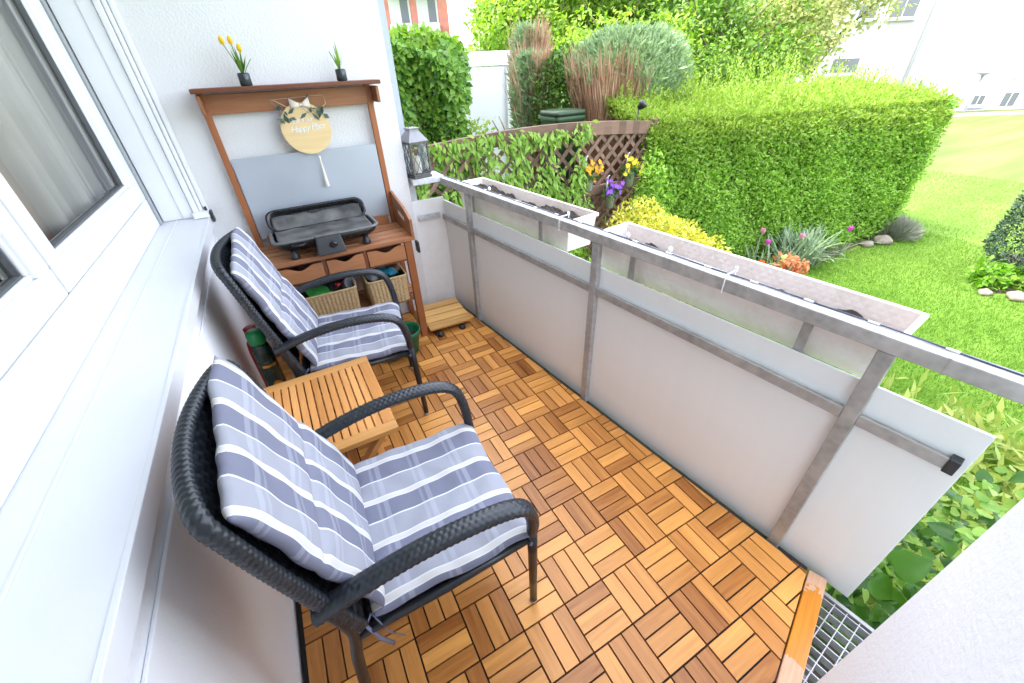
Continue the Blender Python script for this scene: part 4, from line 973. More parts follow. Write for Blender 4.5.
def cushion(root):
    """seat pad and back pad of one folding cushion"""
    def pad(name, Ln, W, T, frame, seams, seed, p=7):
        nu, nv = 96, 72; r = random.Random(seed); ph = [r.uniform(0, 6) for _ in range(6)]
        def f(u, v):
            e = max(0.0, (1 - abs(2 * u - 1) ** p) * (1 - abs(2 * v - 1) ** (p + 2))) ** 0.42
            for s_, d_ in seams: e *= 1 - d_ * math.exp(-((u - s_) / 0.022) ** 2) * (1 - 0.25 * math.cos(v * 24))
            return e
        def wr(u, v): return 0.0030 * math.sin(9 * u + 5 * v + ph[0]) * math.sin(13 * v + ph[1]) + 0.0016 * math.sin(30 * u + 3 * math.sin(9 * v) + ph[2]) + 0.0014 * math.sin(21 * v + 6 * u * math.sin(5 * v + ph[5])) * (abs(2 * u - 1) ** 2)
        def wob(u, v): return (0.004 * math.sin(11 * v + ph[3]) * (abs(2 * u - 1) ** 6), 0.004 * math.sin(12 * u + ph[4]) * (abs(2 * v - 1) ** 6))
        mb = MB()
        for sgn in (1, -1):
            def g_(u, v, sgn=sgn):
                uu = u if sgn > 0 else u
                vv = v if sgn > 0 else 1 - v
                a, b = wob(uu, vv)
                return frame(uu * Ln + a, (vv - 0.5) * W + b, sgn * 0.5 * T * f(uu, vv) + wr(uu, vv))
            mb.grid(nu, nv, g_, lambda u, v, sgn=sgn: (u * Ln, (v if sgn > 0 else 1 - v) * W + 0.098))
        me = mb.mesh(name); bm = bmesh.new(); bm.from_mesh(me); bmesh.ops.remove_doubles(bm, verts=bm.verts, dist=0.0004); bmesh.ops.recalc_face_normals(bm, faces=bm.faces); bm.to_mesh(me); bm.free()
        return link_mesh(name, me, M['stripe'], root, True)
    def seatf(l, w, h):       # l from rear to front
        x = -0.165 + l; sag = -0.010 * math.sin(PI * min(1, l / 0.42)) * math.cos(w * 3.0)
        drop = -0.022 * max(0, (l - 0.36) / 0.06) ** 1.6
        return Vector((x, w, 0.432 + sag + drop + h))
    pad('seat_pad', 0.415, 0.458, 0.048, seatf, [(0.02, 0.3)], 3)
    tb = 0.325
    def backf(l, w, h):       # l from bottom to top, h towards the sitter
        c, s = math.cos(tb), math.sin(tb)
        bow = -0.006 * (1 - (w / 0.22) ** 2) * min(1, l / 0.4) - (w / 0.22) * 0.020 * l / 0.5
        x0, z0 = -0.142, 0.440
        lean = l; xx = x0 - s * lean + c * h + bow; zz = z0 + c * lean + s * h + (w / 0.22) * 0.024 * (l / 0.5) ** 2
        return Vector((xx, w, zz))
    pad('back_pad', 0.492, 0.440, 0.045, backf, [(0.50, 0.30)], 5)
    for sy in (-1, 1):
        mb = MB(); mb.tube([(-0.17, sy * 0.222, 0.44), (-0.185, sy * 0.238, 0.43), (-0.17, sy * 0.243, 0.36), (-0.15, sy * 0.238, 0.29)], [(0.005, 0.0015)] * 4, 6)
        mb.build('tie', M['tie'], root, True); mb = MB(); mb.tube([(-0.17, sy * 0.222, 0.44), (-0.16, sy * 0.236, 0.42), (-0.15, sy * 0.240, 0.36), (-0.125, sy * 0.236, 0.30)], [(0.005, 0.0015)] * 4, 6)
        mb.build('tie', M['tie'], root, True); mb = MB(); mb.tube([(0.225, sy * 0.215, 0.415), (0.236, sy * 0.222, 0.43), (0.246, sy * 0.224, 0.405), (0.232, sy * 0.23, 0.385)], [(0.006, 0.002)] * 4, 6)
        mb.build('tie', M['tie'], root, True)
cu = thing('chair_cushion', 'striped blue grey cushion on the armchair nearest the stucco wall corner', 'cushion', (0.425, 0.735, 0), math.radians(-2.0), 'striped chair cushions')
cushion(cu)
chair2 = copy_tree(chair); chair2.location = (0.432, 1.755, 0); chair2.rotation_euler = (0, 0, math.radians(-7.5))
chair2['label'] = 'smaller looking dark wicker armchair in front of the potting bench'
cu2 = copy_tree(cu); cu2.location = (0.432, 1.755, 0); cu2.rotation_euler = (0, 0, math.radians(-7.5))
cu2['label'] = 'striped blue grey cushion on the armchair before the potting bench'

# ================================================================== SIDE TABLE
tb = thing('side_table', 'folding slatted wooden side table between the two armchairs', 'table', (0.258, 1.27, 0), math.radians(0.5))
hw, hd, zt = 0.200, 0.236, 0.450
for a_, b_ in ((-hd, -hd + 0.042), (hd - 0.042, hd)):
    mb = MB(); mb.box(-hw, hw, a_, b_, zt - 0.020, zt); mb.build('end_rail', M['table_wood_x'], tb, bevel=0.002)
for a_, b_ in ((-hw, -hw + 0.040), (hw - 0.040, hw)):
    mb = MB(); mb.box(a_, b_, -hd + 0.0425, hd - 0.0425, zt - 0.020, zt); mb.build('side_rail', M['table_wood'], tb, bevel=0.002)
mb = MB(); xs = np.linspace(-hw + 0.042, hw - 0.042, 13)
for k in range(12): mb.box(xs[k] + 0.0025, xs[k + 1] - 0.0025, -hd + 0.040, hd - 0.040, zt - 0.017, zt - 0.0015)
mb.build('slats', M['table_wood'], tb, bevel=0.0015)
for sy in (-1, 1):
    y = sy * (hd - 0.055)
    for sx in (-1, 1):
        yy = y + sx * 0.012
        mb = MB(); mb.bar((sx * 0.175, yy, 0.0), (-sx * 0.165, yy, zt - 0.0195), 0.020, 0.034, (0, 1, 0)); mb.build('leg', M['table_wood_x'], tb, bevel=0.002)
for sx in (-1, 1):
    mb = MB(); mb.bar((sx * 0.135, -hd + 0.075, 0.055), (sx * 0.135, hd - 0.075, 0.055), 0.03, 0.016); mb.build('stretcher', M['table_wood'], tb, bevel=0.002)

# ---- things on the floor
stp = thing('deck_tile', 'loose square wooden deck tile propped on black feet by the end screen', 'deck tile', (1.065, 2.318, 0), math.radians(-2))
mb = MB()
for k in range(4): mb.bar((-0.145, -0.150 + 0.079 * k + 0.034, 0.052 + 0.004 * k), (0.140, -0.150 + 0.079 * k + 0.034, 0.052 + 0.004 * k), 0.073, 0.016)
mb.build('slats', M['step_wood'], stp, bevel=0.002)
mb = MB(); mb.box(-0.11, -0.09, -0.14, 0.14, 0.030, 0.043); mb.box(0.09, 0.11, -0.14, 0.14, 0.030, 0.043); mb.build('bearer', M['deck_base'], stp)
for x, y in ((-0.085, -0.165), (0.07, -0.15), (-0.09, 0.13), (0.1, 0.13)):
    mb = MB(); mb.lathe([(0.020, 0), (0.022, 0.006), (0.020, 0.022), (0.010, 0.030)], 16, (x, y, 0.0008)); mb.build('foot', M['black_plastic'], stp, True)
gp = thing('plant_pot', 'round green plastic plant pot with thick rim under the bench', 'pot', (0.738, 2.10, 0))
mb = MB(); mb.lathe([(0.062, 0.001), (0.066, 0.006), (0.088, 0.135), (0.096, 0.137), (0.097, 0.160), (0.091, 0.162), (0.085, 0.14), (0.066, 0.03)], 36); mb.build('body', M['green_plastic'], gp, True)
mb = MB(); mb.lathe([(0.06, 0.09), (0.083, 0.10), (0.082, 0.102)], 30); mb.build('soil', M['soil'], gp)
mb = MB(); mb.lathe([(0.05, 0.001), (0.072, 0.02), (0.074, 0.03), (0.068, 0.03), (0.05, 0.008)], 30, (0, 0, 0)); o = mb.build('saucer', M['green_plastic'], None, True); o.location = (0.640, 2.10, 0.0); tag(o, 'small green plastic saucer on the deck under the armchair', 'saucer')
# bottle with green cap, red canister, both between wall and chair
bt = thing('spray_bottle', 'dark bottle with green cap standing between wall and armchair', 'bottle', (0.088, 1.69, 0.0))
mb = MB(); mb.lathe([(0.034, 0.001), (0.036, 0.006), (0.036, 0.50), (0.032, 0.53), (0.026, 0.545)], 26); mb.build('body', M['bottle_dark'], bt, True)
mb = MB(); mb.lathe([(0.0365, 0.30), (0.0368, 0.31), (0.0368, 0.46), (0.0365, 0.465)], 26); mb.build('label_band', M['bottle_dark'], bt, True)
mb = MB(); mb.grid(12, 6, lambda u, v: (0.0372 * math.cos(-1.9 + 1.7 * u), 0.0372 * math.sin(-1.9 + 1.7 * u), 0.30 + 0.05 * v + 0.02 * math.sin(u * 5))); mb.grid(10, 2, lambda u, v: (0.0373 * math.cos(-2.1 + 1.5 * u), 0.0373 * math.sin(-2.1 + 1.5 * u), 0.44 + 0.012 * v)); mb.build('label_print', M['yellow_label'], bt, True)
mb = MB(); mb.lathe([(0.030, 0.545), (0.032, 0.55), (0.032, 0.59), (0.028, 0.60)], 26); mb.build('cap', M['green_cap'], bt, True)
rd = thing('red_canister', 'red plastic canister behind the dark bottle against the wall', 'canister', (0.058, 1.83, 0.0))
mb = MB(); mb.lathe([(0.036, 0.001), (0.040, 0.01), (0.040, 0.44), (0.036, 0.48), (0.024, 0.50), (0.022, 0.52)], 24); mb.build('body', M['red_plastic'], rd, True)
mb = MB(); mb.lathe([(0.024, 0.521), (0.025, 0.525), (0.025, 0.55), (0.018, 0.555)], 20); mb.build('cap', M['red_plastic'], rd, True)
mb = MB(); mb.tube(spline([(0.03, 0, 0.49), (0.075, -0.005, 0.50), (0.085, -0.01, 0.44), (0.055, 0, 0.38)], 6), 0.009, 10); mb.build('handle', M['red_plastic'], rd, True)
for k, (x, y, h, lab) in enumerate([(0.07, 1.47, 0.20, 'lowest green leafy potted plant between wall and side table'),]):
    t = thing('potted_plant', lab, 'plant', (x, y + 0.06, 0))
    mb = MB(); mb.lathe([(0.03, 0.001), (0.045, 0.09), (0.048, 0.10), (0.042, 0.10), (0.03, 0.02)], 20); mb.build('pot', M['green_plastic'], t, True)
    P, D, Nn = blob_leaves((0, 0, 0.17), (0.05, 0.06, 0.08), 90); leaves('foliage', P, D, Nn, 0.05, 0.022, L['bush'], t)

# ================================================================== GARDEN
def hedge_front(x): return 3.36 - 0.2186 * (x - 3.8)
hg = thing('privet_hedge', 'long clipped privet hedge with bright yellow green top shoots', 'hedge', (0, 0, 0))
def hedge():
    x0, x1 = 3.85, 8.15; depth = 1.25; zt = 0.84
    # front normal
    fn = np.array([-0.2135, -0.977, 0]); fd = np.array([0.977, -0.2135, 0]); A = np.array([3.85, hedge_front(3.85), 0]); Lg = (x1 - x0) / 0.977
    core = MB(); core.grid(30, 10, lambda u, v: tuple(A + fd * (Lg * (0.03 + 0.95 * u)) - fn * (0.14 + 0.03 * math.sin(u * 40 + v * 9)) + np.array([0, 0, GZ + (zt - GZ - 0.10) * v])))
    core.grid(30, 6, lambda u, v: tuple(A + fd * (Lg * (0.03 + 0.95 * u)) - fn * (0.14 + (depth - 0.28) * v) + np.array([0, 0, zt - 0.10 + 0.02 * math.sin(u * 50 + v * 14)])))
    core.grid(6, 8, lambda u, v: tuple(A + fd * (Lg * 0.98) - fn * (0.14 + (depth - 0.28) * u) + np.array([0, 0, GZ + (zt - GZ - 0.10) * v])))
    core.build('inner_twigs', M['hedge_core'], hg)
    def undul(a, b): return 0.020 * np.sin(a * 3.1 + b * 2) + 0.016 * np.sin(a * 7.3 + b * 5.1 + 1) + 0.016 * np.sin(b * 9 + a)
    n = 62000
    s = rng.random(n) * Lg; z = GZ + 0.04 + (zt - 0.05 - GZ) * rng.random(n) ** 0.9
    dep = rng.random(n) ** 1.4 * 0.15 - undul(s, z) * 0.8
    pk = np.sin(s * 13.1 + 2 * np.sin(z * 7.3)) * np.sin(z * 15.7 + 2 * np.sin(s * 5.9)) + 0.6 * np.sin(s * 29 + z * 17) * np.sin(z * 31 - s * 11)
    dep = dep + 0.055 * np.clip(pk - 0.4, 0, 1) + 0.13 * np.exp(-(zt - z) / 0.10) + 0.10 * np.exp(-(Lg - s) / 0.10)
    P = A + fd * s[:, None] - fn * dep[:, None]; P[:, 2] = z
    D = _unit(fn * 0.5 + rand_dirs(n) + np.array([0, 0, 0.25])); Nn = _unit(fn + 0.9 * rand_dirs(n) + np.array([0, 0, 0.5]))
    leaves('front_leaves', P, D, Nn, 0.044, 0.022, L['hedge'], hg)
    n = 14000                                     # short end facing the lawn
    w = rng.random(n) * depth; z = GZ + 0.04 + (zt - GZ) * rng.random(n); dep = rng.random(n) ** 1.4 * 0.17 - undul(w, z)
    P = A + fd * (Lg - dep)[:, None] - fn * w[:, None]; P[:, 2] = z
    leaves('end_leaves', P, _unit(fd * 0.5 + rand_dirs(n) + np.array([0, 0, 0.2])), _unit(fd + 0.9 * rand_dirs(n)), 0.044, 0.022, L['hedge'], hg)
    n = 52000                                     # top, rising towards the back
    s = rng.random(n) * Lg; w = rng.random(n) ** 0.9 * depth
    h = zt + 0.17 * (w / depth) + undul(s, w) + 0.03 - 0.13 * np.exp(-w / 0.09) - 0.10 * np.exp(-(Lg - s) / 0.12); z = h - rng.random(n) ** 1.5 * 0.14
    P = A + fd * s[:, None] - fn * w[:, None]; P[:, 2] = z
    leaves('top_leaves', P, _unit(rand_dirs(n) + np.array([0, 0, 0.9])), _unit(rand_dirs(n) + np.array([0, 0, 0.7])), 0.046, 0.02, L['hedge_top'], hg)
    ns = 1500; s = rng.random(ns) * Lg; w = 0.05 + rng.random(ns) * (depth - 0.05)
    tall = (0.05 + 0.17 * rng.random(ns) ** 1.6) * (0.5 + 1.1 * (w / depth)) * np.where((s > 0.8) & (s < 3.0), 1.9, 0.9)
    b = A + fd * s[:, None] - fn * w[:, None]; b[:, 2] = zt + 0.14 * (w / depth) + undul(s, w)
    lean = rng.normal(0, 0.18, (ns, 3)); lean[:, 2] = 1; lean = _unit(lean)
    k = 9; t = np.linspace(0.15, 1, k)
    P = (b[:, None, :] + lean[:, None, :] * (tall[:, None] * t[None, :])[:, :, None]).reshape(-1, 3)
    D = _unit(np.repeat(lean, k, 0) * 0.9 + rand_dirs(len(P)) * 0.8)
    leaves('young_shoots', P, D, rand_dirs(len(P)), 0.045, 0.016, L['hedge_top'], hg)
    # a few yellow-green leaves over the upper front edge
    n = 9000; s = rng.random(n) * Lg; z = zt + 0.05 - np.minimum(0.9, rng.exponential(0.19, n)) * (0.8 + 0.4 * np.sin(s * 2.3) ** 2)
    P = A + fd * s[:, None] + fn * (0.02 + undul(s, z) * 0.8)[:, None] - fn * (rng.random(n) * 0.06 + 0.12 * np.exp(-np.clip(zt - z, 0, 1) / 0.10))[:, None]; P[:, 2] = z
    leaves('edge_leaves', P, _unit(fn * 0.4 + rand_dirs(n) + np.array([0, 0, 0.5])), _unit(fn + 0.8 * rand_dirs(n) + np.array([0, 0, 0.5])), 0.044, 0.02, L['hedge_top'], hg)
hedge()

# ---- lattice fence
fe = thing('lattice_fence', 'brown arched lattice fence overgrown with light green creeper', 'fence', (0, 0, 0))
FY = 3.45
def ftop(x): return 0.90 + 0.075 * math.sin(PI * min(1, max(0, (x - 1.2) / 2.75)))
mb = MB(); xs = np.linspace(1.25, 3.92, 30)
for k in range(29):
    x0, x1 = xs[k], xs[k + 1]
    vs = []
    for x in (x0, x1):
        z = ftop(x); vs += [(x, FY - 0.025, z - 0.115), (x, FY + 0.025, z - 0.115), (x, FY + 0.025, z), (x, FY - 0.025, z)]
    fs = [(0, 4, 5, 1), (1, 5, 6, 2), (2, 6, 7, 3), (3, 7, 4, 0)]
    if k == 0: fs.append((0, 1, 2, 3))
    if k == 28: fs.append((7, 6, 5, 4))
    mb.quadset(vs, fs)
mb.build('top_rail', M['fence'], fe)
mb = MB(); mb.box(1.25, 3.92, FY - 0.02, FY + 0.02, 0.27, 0.36); mb.build('mid_rail', M['fence'], fe, bevel=0.004)
mb = MB(); mb.box(1.25, 3.92, FY - 0.02, FY + 0.02, -0.82, -0.72); mb.build('bottom_rail', M['fence'], fe, bevel=0.004)
for x in (1.21, 3.955):
    mb = MB(); mb.box(x - 0.04, x + 0.04, FY - 0.045, FY + 0.045, GZ, ftop(x) + 0.02); mb.build('post', M['fence'], fe, bevel=0.006)
mb = MB()
for sg_, yo in ((1, -0.008), (-1, 0.004)):
    for k in range(-10, 40):
        # slats at 45 degrees clipped to the panel
        c0 = 1.25 + 0.155 * k
        z0, z1 = -0.72, 0.84
        xa, xb = (c0, c0 + (z1 - z0)) if sg_ > 0 else (c0, c0 - (z1 - z0))
        pa = [xa, z0]; pb = [xb, z1]
        def clip(pa, pb):
            (x0, q0), (x1, q1) = pa, pb
            if x0 > x1: x0, q0, x1, q1 = x1, q1, x0, q0
            if x1 < 1.26 or x0 > 3.91: return None
            if x0 < 1.26: q0 += (q1 - q0) * (1.26 - x0) / (x1 - x0); x0 = 1.26
            if x1 > 3.91: q1 = q0 + (q1 - q0) * (3.91 - x0) / (x1 - x0); x1 = 3.91
            return (x0, q0), (x1, q1)
        r = clip(pa, pb)
        if r and abs(r[1][0] - r[0][0]) > 0.05: mb.bar((r[0][0], FY + yo, r[0][1]), (r[1][0], FY + yo, r[1][1]), 0.010, 0.034, (0, 1, 0) if False else (0, 0, 1))
mb.build('lattice', M['fence'], fe)
# creeper
vi = thing('climbing_creeper', 'light green creeper with hanging leaves climbing over the brown lattice', 'creeper', (0, 0, 0))
mb = MB(); P = []
for k in range(34):
    x = 1.3 + 1.75 * (k / 34) + random.uniform(-0.05, 0.05); top = 0.45 + 0.45 * random.random() * (1.0 if x < 2.7 else 0.7)
    pts = [Vector((x + 0.06 * math.sin(q * 3 + k), FY - 0.05 - 0.10 * random.random() * math.sin(q * PI), GZ + (top - GZ) * q)) for q in np.linspace(0, 1, 12)]
    mb.tube(pts, 0.005, 5)
    for q in np.linspace(0.25, 1, 34):
        i = min(10, int(q * 11)); p = pts[i].lerp(pts[i + 1], q * 11 - i); P.append(p + Vector((random.uniform(-0.05, 0.05), random.uniform(-0.09, 0.02), random.uniform(-0.03, 0.05))))
mb.build('stems', M['bark'], vi)
# extra shoots above the top rail
for k in range(120): P.append(Vector((1.35 + random.random() * 1.75, FY - 0.06, ftop(2.2) - 0.08 + random.uniform(-0.05, 0.06))))
P = np.array(P); P = np.repeat(P, 4, 0) + rng.normal(0, 0.022, (len(P) * 4, 3)); n = len(P)
D = _unit(np.stack([rng.normal(0, 0.5, n), -0.35 + rng.normal(0, 0.25, n), -0.75 + rng.normal(0, 0.3, n)], 1))
Nn = _unit(np.stack([rng.normal(0, 0.4, n), -np.ones(n), 0.6 + rng.normal(0, 0.3, n)], 1))
leaves('foliage', P, D, Nn, 0.064, 0.027, L['vine'], vi, 0.18, lenvar=0.55)

# ---- hanging flower pots
def fpot(x, z, col, rest, lab, y=FY - 0.085, nflow=9):
    t = thing('hanging_pot', lab, 'flower pot', (x, y, z), 0, 'zinc pots hung on the lattice fence')
    mb = MB(); mb.lathe([(0.036, 0), (0.040, 0.004), (0.052, 0.125), (0.055, 0.127), (0.055, 0.135), (0.049, 0.135), (0.036, 0.02)], 24); mb.build('pot', M['zinc'], t, True)
    mb = MB(); mb.tube([(0, 0.052, 0.06), (0, 0.062, 0.18), (0, 0.060, 0.30), (0, 0.04, 0.32)], (0.011, 0.003), 8, side=(1, 0, 0)); mb.build('hook', M['white_plastic'], t, True)
    P, D, Nn = blob_leaves((0, -0.01, 0.16), (0.08, 0.07, 0.06), 150); leaves('foliage', P, D, Nn, 0.045, 0.02, L['bush'] if rest else L['vine'], t)
    for k in range(nflow):
        P = []; D = []; Nn = []
        c = np.array([random.gauss(0, 0.055), random.uniform(-0.10, 0.0), 0.205 + random.gauss(0, 0.042)])
        f = _unit(np.array([[random.uniform(-0.5, 0.5), -1, random.uniform(0.1, 0.9)]]))[0]
        s = _unit(np.cross(f, [[0, 0, 1.0]]))[0]; u = np.cross(s, f)
        for q in range(5):
            a = 2 * PI * q / 5 + random.random(); d = s * math.cos(a) + u * math.sin(a)
            P.append(c); D.append(d + f * 0.15); Nn.append(f)
        leaves('flower', P, D, Nn, 0.025, 0.026, L[col], t, -0.1, shape=0.55)
fpot(3.075, 0.35, 'orange_p', True, 'zinc pot with orange and yellow pansies nearest the creeper', nflow=20)
fpot(3.345, 0.14, 'purple_p', True, 'lowest zinc pot with bright purple pansies', y=FY - 0.12, nflow=20)
fpot(3.62, 0.32, 'yellow_p', True, 'zinc pot with yellow pansies beside the fence post', nflow=20)

# ---- golden euonymus in front of the fence
def bush(name, lab, cat, c, r, n, ll, lw, mat, group=None, core=True, lump=0.3, shell_=0.4):
    t = thing(name, lab, cat, (c[0], c[1], GZ), 0, group)
    cz = c[2] - GZ
    if core:
        mb = MB()
        for k in range(9):
            a = k * 2.4; p = Vector((math.cos(a) * r[0] * 0.15, math.sin(a) * r[1] * 0.15, 0)); q = Vector((math.cos(a) * r[0] * 0.75, math.sin(a) * r[1] * 0.75, cz + r[2] * 0.4 * math.sin(k)))
            mb.tube([p, p.lerp(q, 0.5) + Vector((0, 0, 0.06)), q], [0.012, 0.008, 0.003], 6)
        mb.build('branches', M['bark'], t)
    P, D, Nn = blob_leaves((0, 0, cz), r, n, lump=lump, shell=shell_)
    P = P[P[:, 2] > 0.01]; D = D[:len(P)]; Nn = Nn[:len(P)]
    leaves('foliage', P, D, Nn, ll, lw, mat, t); return t
bush('golden_shrub', 'golden yellow variegated shrub between planters and hedge', 'shrub', (3.38, 2.80, -0.38), (0.58, 0.42, 0.63), 9500, 0.045, 0.024, L['euonymus'])
bush('golden_shrub', 'smaller yellow leaved shrub growing against the hedge front', 'shrub', (3.90, 2.72, -0.44), (0.42, 0.36, 0.50), 5200, 0.045, 0.024, L['euonymus'])
bush('leafy_shrub', 'mid green leafy shrub in front of the hedge and lattice post', 'shrub', (3.78, 3.2, -0.15), (0.24, 0.2, 0.70), 2200, 0.05, 0.024, L['hedge'])
bush('leafy_shrub', 'low bright green shrub below the planter gap', 'shrub', (1.98, 1.95, -0.25), (0.35, 0.6, 0.6), 2600, 0.06, 0.03, L['big_light'])
bush('leafy_shrub', 'drooping green perennial right behind the far planter', 'shrub', (2.15, 2.95, -0.25), (0.55, 0.35, 0.62), 3500, 0.09, 0.032, L['vine'])

# ---- flowers in the bed
def tulip(x, y, h, col, lab):
    t = thing('tulip', lab, 'tulip', (x, y, GZ), 0, 'tulips in the flower bed')
    mb = MB(); mb.tube([(0, 0, 0), (0.01, 0.005, h * 0.5), (0.0, 0, h)], 0.004, 6); mb.build('stem', L['stemgreen'], t, True)
    n = 6; P = np.zeros((n, 3)); P[:, 2] = h; a = np.arange(n) * 2 * PI / n; D = np.stack([np.cos(a) * 0.35, np.sin(a) * 0.35, np.ones(n)], 1); Nn = np.stack([np.cos(a), np.sin(a), np.zeros(n)], 1)
    P[:, 0] += np.cos(a) * 0.012; P[:, 1] += np.sin(a) * 0.012
    leaves('petals', P, D, Nn, 0.072, 0.056, L[col], t, -0.2, lenvar=0.1)
    n = 5; P = np.zeros((n, 3)); a = rng.random(n) * 6.28; D = np.stack([np.cos(a) * 0.5, np.sin(a) * 0.5, np.ones(n)], 1)
    leaves('leaf', P, D, rand_dirs(n), h * 0.8, 0.035, L['daff'], t, 0.2)
tulip(5.35, 2.66, 0.40, 'magenta_p', 'purple pink tulip standing before the hedge, next to the planter end')
tulip(5.52, 2.86, 0.45, 'pink_p', 'pale pink tulip highest in the bed, tight against the hedge')
tulip(5.88, 2.56, 0.40, 'pink_p', 'pink tulip beside the strap leaf clump')
tulip(6.72, 2.42, 0.36, 'magenta_p', 'magenta tulip at the lawn end of the bed')
tulip(4.86, 2.40, 0.34, 'red_p', 'orange red tulip just beyond the planter rim')
tulip(5.25, 2.38, 0.32, 'cream_p', 'cream yellow tulip in front of the strap leaf clump')
t = thing('strap_leaf_clump', 'clump of grey green strap leaves arching over the bed edge', 'plant', (6.05, 2.62, GZ))
n = 260; a = rng.random(n) * 6.28; mb = MB()
for k in range(n):
    ln_ = random.uniform(0.3, 0.62); sp_ = random.uniform(0.1, 0.55); dx, dy = math.cos(a[k]), math.sin(a[k]); bx, by = random.gauss(0, 0.20), random.gauss(0, 0.10)
    pts = [Vector((bx + dx * sp_ * q ** 1.3, by + dy * sp_ * q ** 1.3, ln_ * (q - 0.55 * sp_ * 1.3 * q * q * q))) for q in (0, 0.3, 0.6, 0.85, 1.0)]
    w = [0.009, 0.011, 0.010, 0.007, 0.001]; sv = Vector((-dy, dx, 0)); vs = []
    for p, ww in zip(pts, w): vs += [p + sv * ww, p - sv * ww]
    mb.quadset(vs, [(2 * i, 2 * i + 1, 2 * i + 3, 2 * i + 2) for i in range(4)])
mb.build('leaves', L['daff'], t)
bush('salmon_plant', 'small salmon orange leaved plant at the lawn edge of the bed', 'plant', (5.45, 2.36, GZ + 0.16), (0.17, 0.13, 0.15), 240, 0.09, 0.04, L['salmon_p'])
t = thing('lavender_bush', 'grey lavender bush with stones at the hedge end', 'shrub', (8.15, 2.40, GZ))
n = 1800; d = rand_dirs(n); d[:, 2] = abs(d[:, 2]); P = d * np.array([[0.26, 0.24, 0.22]]) * (rng.random((n, 1)) ** 0.5); leaves('twigs', P, d + np.array([[0, 0, 0.5]]), rand_dirs(n), 0.13, 0.012, L['lavender'], t)
def stone(x, y, r, lab):
    bm = bmesh.new(); bmesh.ops.create_icosphere(bm, subdivisions=3, radius=1)
    for v in bm.verts: v.co = Vector((v.co.x * r, v.co.y * r * 0.8, v.co.z * r * 0.55)) * (1 + 0.12 * math.sin(v.co.x * 4 + x * 9) + 0.08 * math.sin(v.co.y * 6 + y))
    me = bpy.data.meshes.new('stone'); bm.to_mesh(me); bm.free(); o = link_mesh('garden_stone', me, M['stone'], None, True); o.location = (x, y, GZ + r * 0.3); tag(o, lab, 'stone', 'stones edging the beds')
stone(7.72, 2.36, 0.13, 'brown stone leaning against the lavender bush'); stone(7.45, 2.42, 0.09, 'small flat stone between bed and lavender')
for k, (x, y, r, lab) in enumerate([(7.05, 0.78, 0.10, 'pale edging stone at the tip of the yew bed'), (7.3, 0.58, 0.09, 'second pale edging stone along the yew bed'), (6.93, 1.0, 0.07, 'small stone beside the leafy plants of the yew bed')]): stone(x, y, r, lab)
# ---- yew cone and its companions
t = thing('yew_cone', 'dark clipped yew cone at the lawn edge', 'yew', (7.84, 0.89, GZ))
mb = trunk_mesh((0, 0, 0), (0, 0, 1.5), 0.05, 0.02); mb.build('trunk', M['bark'], t)
n = 15000; hh = rng.random(n) ** 1.1; a = rng.random(n) * 6.28; rad = 0.53 * np.sqrt(np.clip(1 - hh ** 1.7, 0, 1)) * (0.35 + 0.65 * np.clip(hh / 0.12, 0, 1)) * (1 - 0.22 * rng.random(n) ** 1.5) * (1 + 0.05 * np.sin(a * 5 + hh * 9))
P = np.stack([np.cos(a) * rad, np.sin(a) * rad, 0.05 + 1.75 * hh], 1); o_ = np.stack([np.cos(a), np.sin(a), 0.5 * np.ones(n)], 1)
leaves('foliage', P, o_ * 0.6 + rand_dirs(n), o_ + 0.8 * rand_dirs(n), 0.05, 0.014, L['yew'], t)
for (x, y, lab) in ((7.22, 1.08, 'bright green leafy plant left of the yew cone base'), (7.45, 0.80, 'small bright plant in front of the yew cone')):
    bush('bedding_plant', lab, 'plant', (x, y, GZ + 0.12), (0.20, 0.18, 0.13), 420, 0.085, 0.04, L['big_light'], 'leafy plants in the yew bed')

# ---- broad leaved shrub below the railing end
t = thing('broad_leaf_shrub', 'broad leaved dark green shrub growing up beside the open railing end', 'shrub', (0, 0, 0))
def heart_leaf(mb, c, d, nrm, ln_, w):
    d = Vector(d).normalized(); nrm = Vector(nrm); s = d.cross(nrm).normalized(); u = s.cross(d).normalized(); c = Vector(c)
    prof = [(0.0, 0.10), (-0.06, 0.55), (0.05, 0.86), (0.25, 1.0), (0.5, 0.86), (0.72, 0.55), (0.90, 0.22), (1.0, 0.0)]
    vs = []; 
    for q, ww in prof:
        dr = -0.18 * q * q; mid = c + d * (max(q, 0.0) * ln_) + u * (dr * ln_); e = c + d * (q * ln_) + u * (dr * ln_)
        vs += [mid, e + s * (ww * w * 0.28) + u * (0.09 * ww * w), e + s * (ww * w * 0.5) + u * (0.10 * ww * w - 0.02 * w * ww * math.sin(q * 20)), e - s * (ww * w * 0.28) + u * (0.09 * ww * w), e - s * (ww * w * 0.5) + u * (0.10 * ww * w + 0.02 * w * ww * math.sin(q * 17))]
    fs = []
    for i in range(len(prof) - 1):
        a = i * 5; b = a + 5
        fs += [(a, a + 1, b + 1, b), (a + 1, a + 2, b + 2, b + 1), (a + 3, a, b, b + 3), (a + 4, a + 3, b + 3, b + 4)]
    mb.quadset(vs, fs)
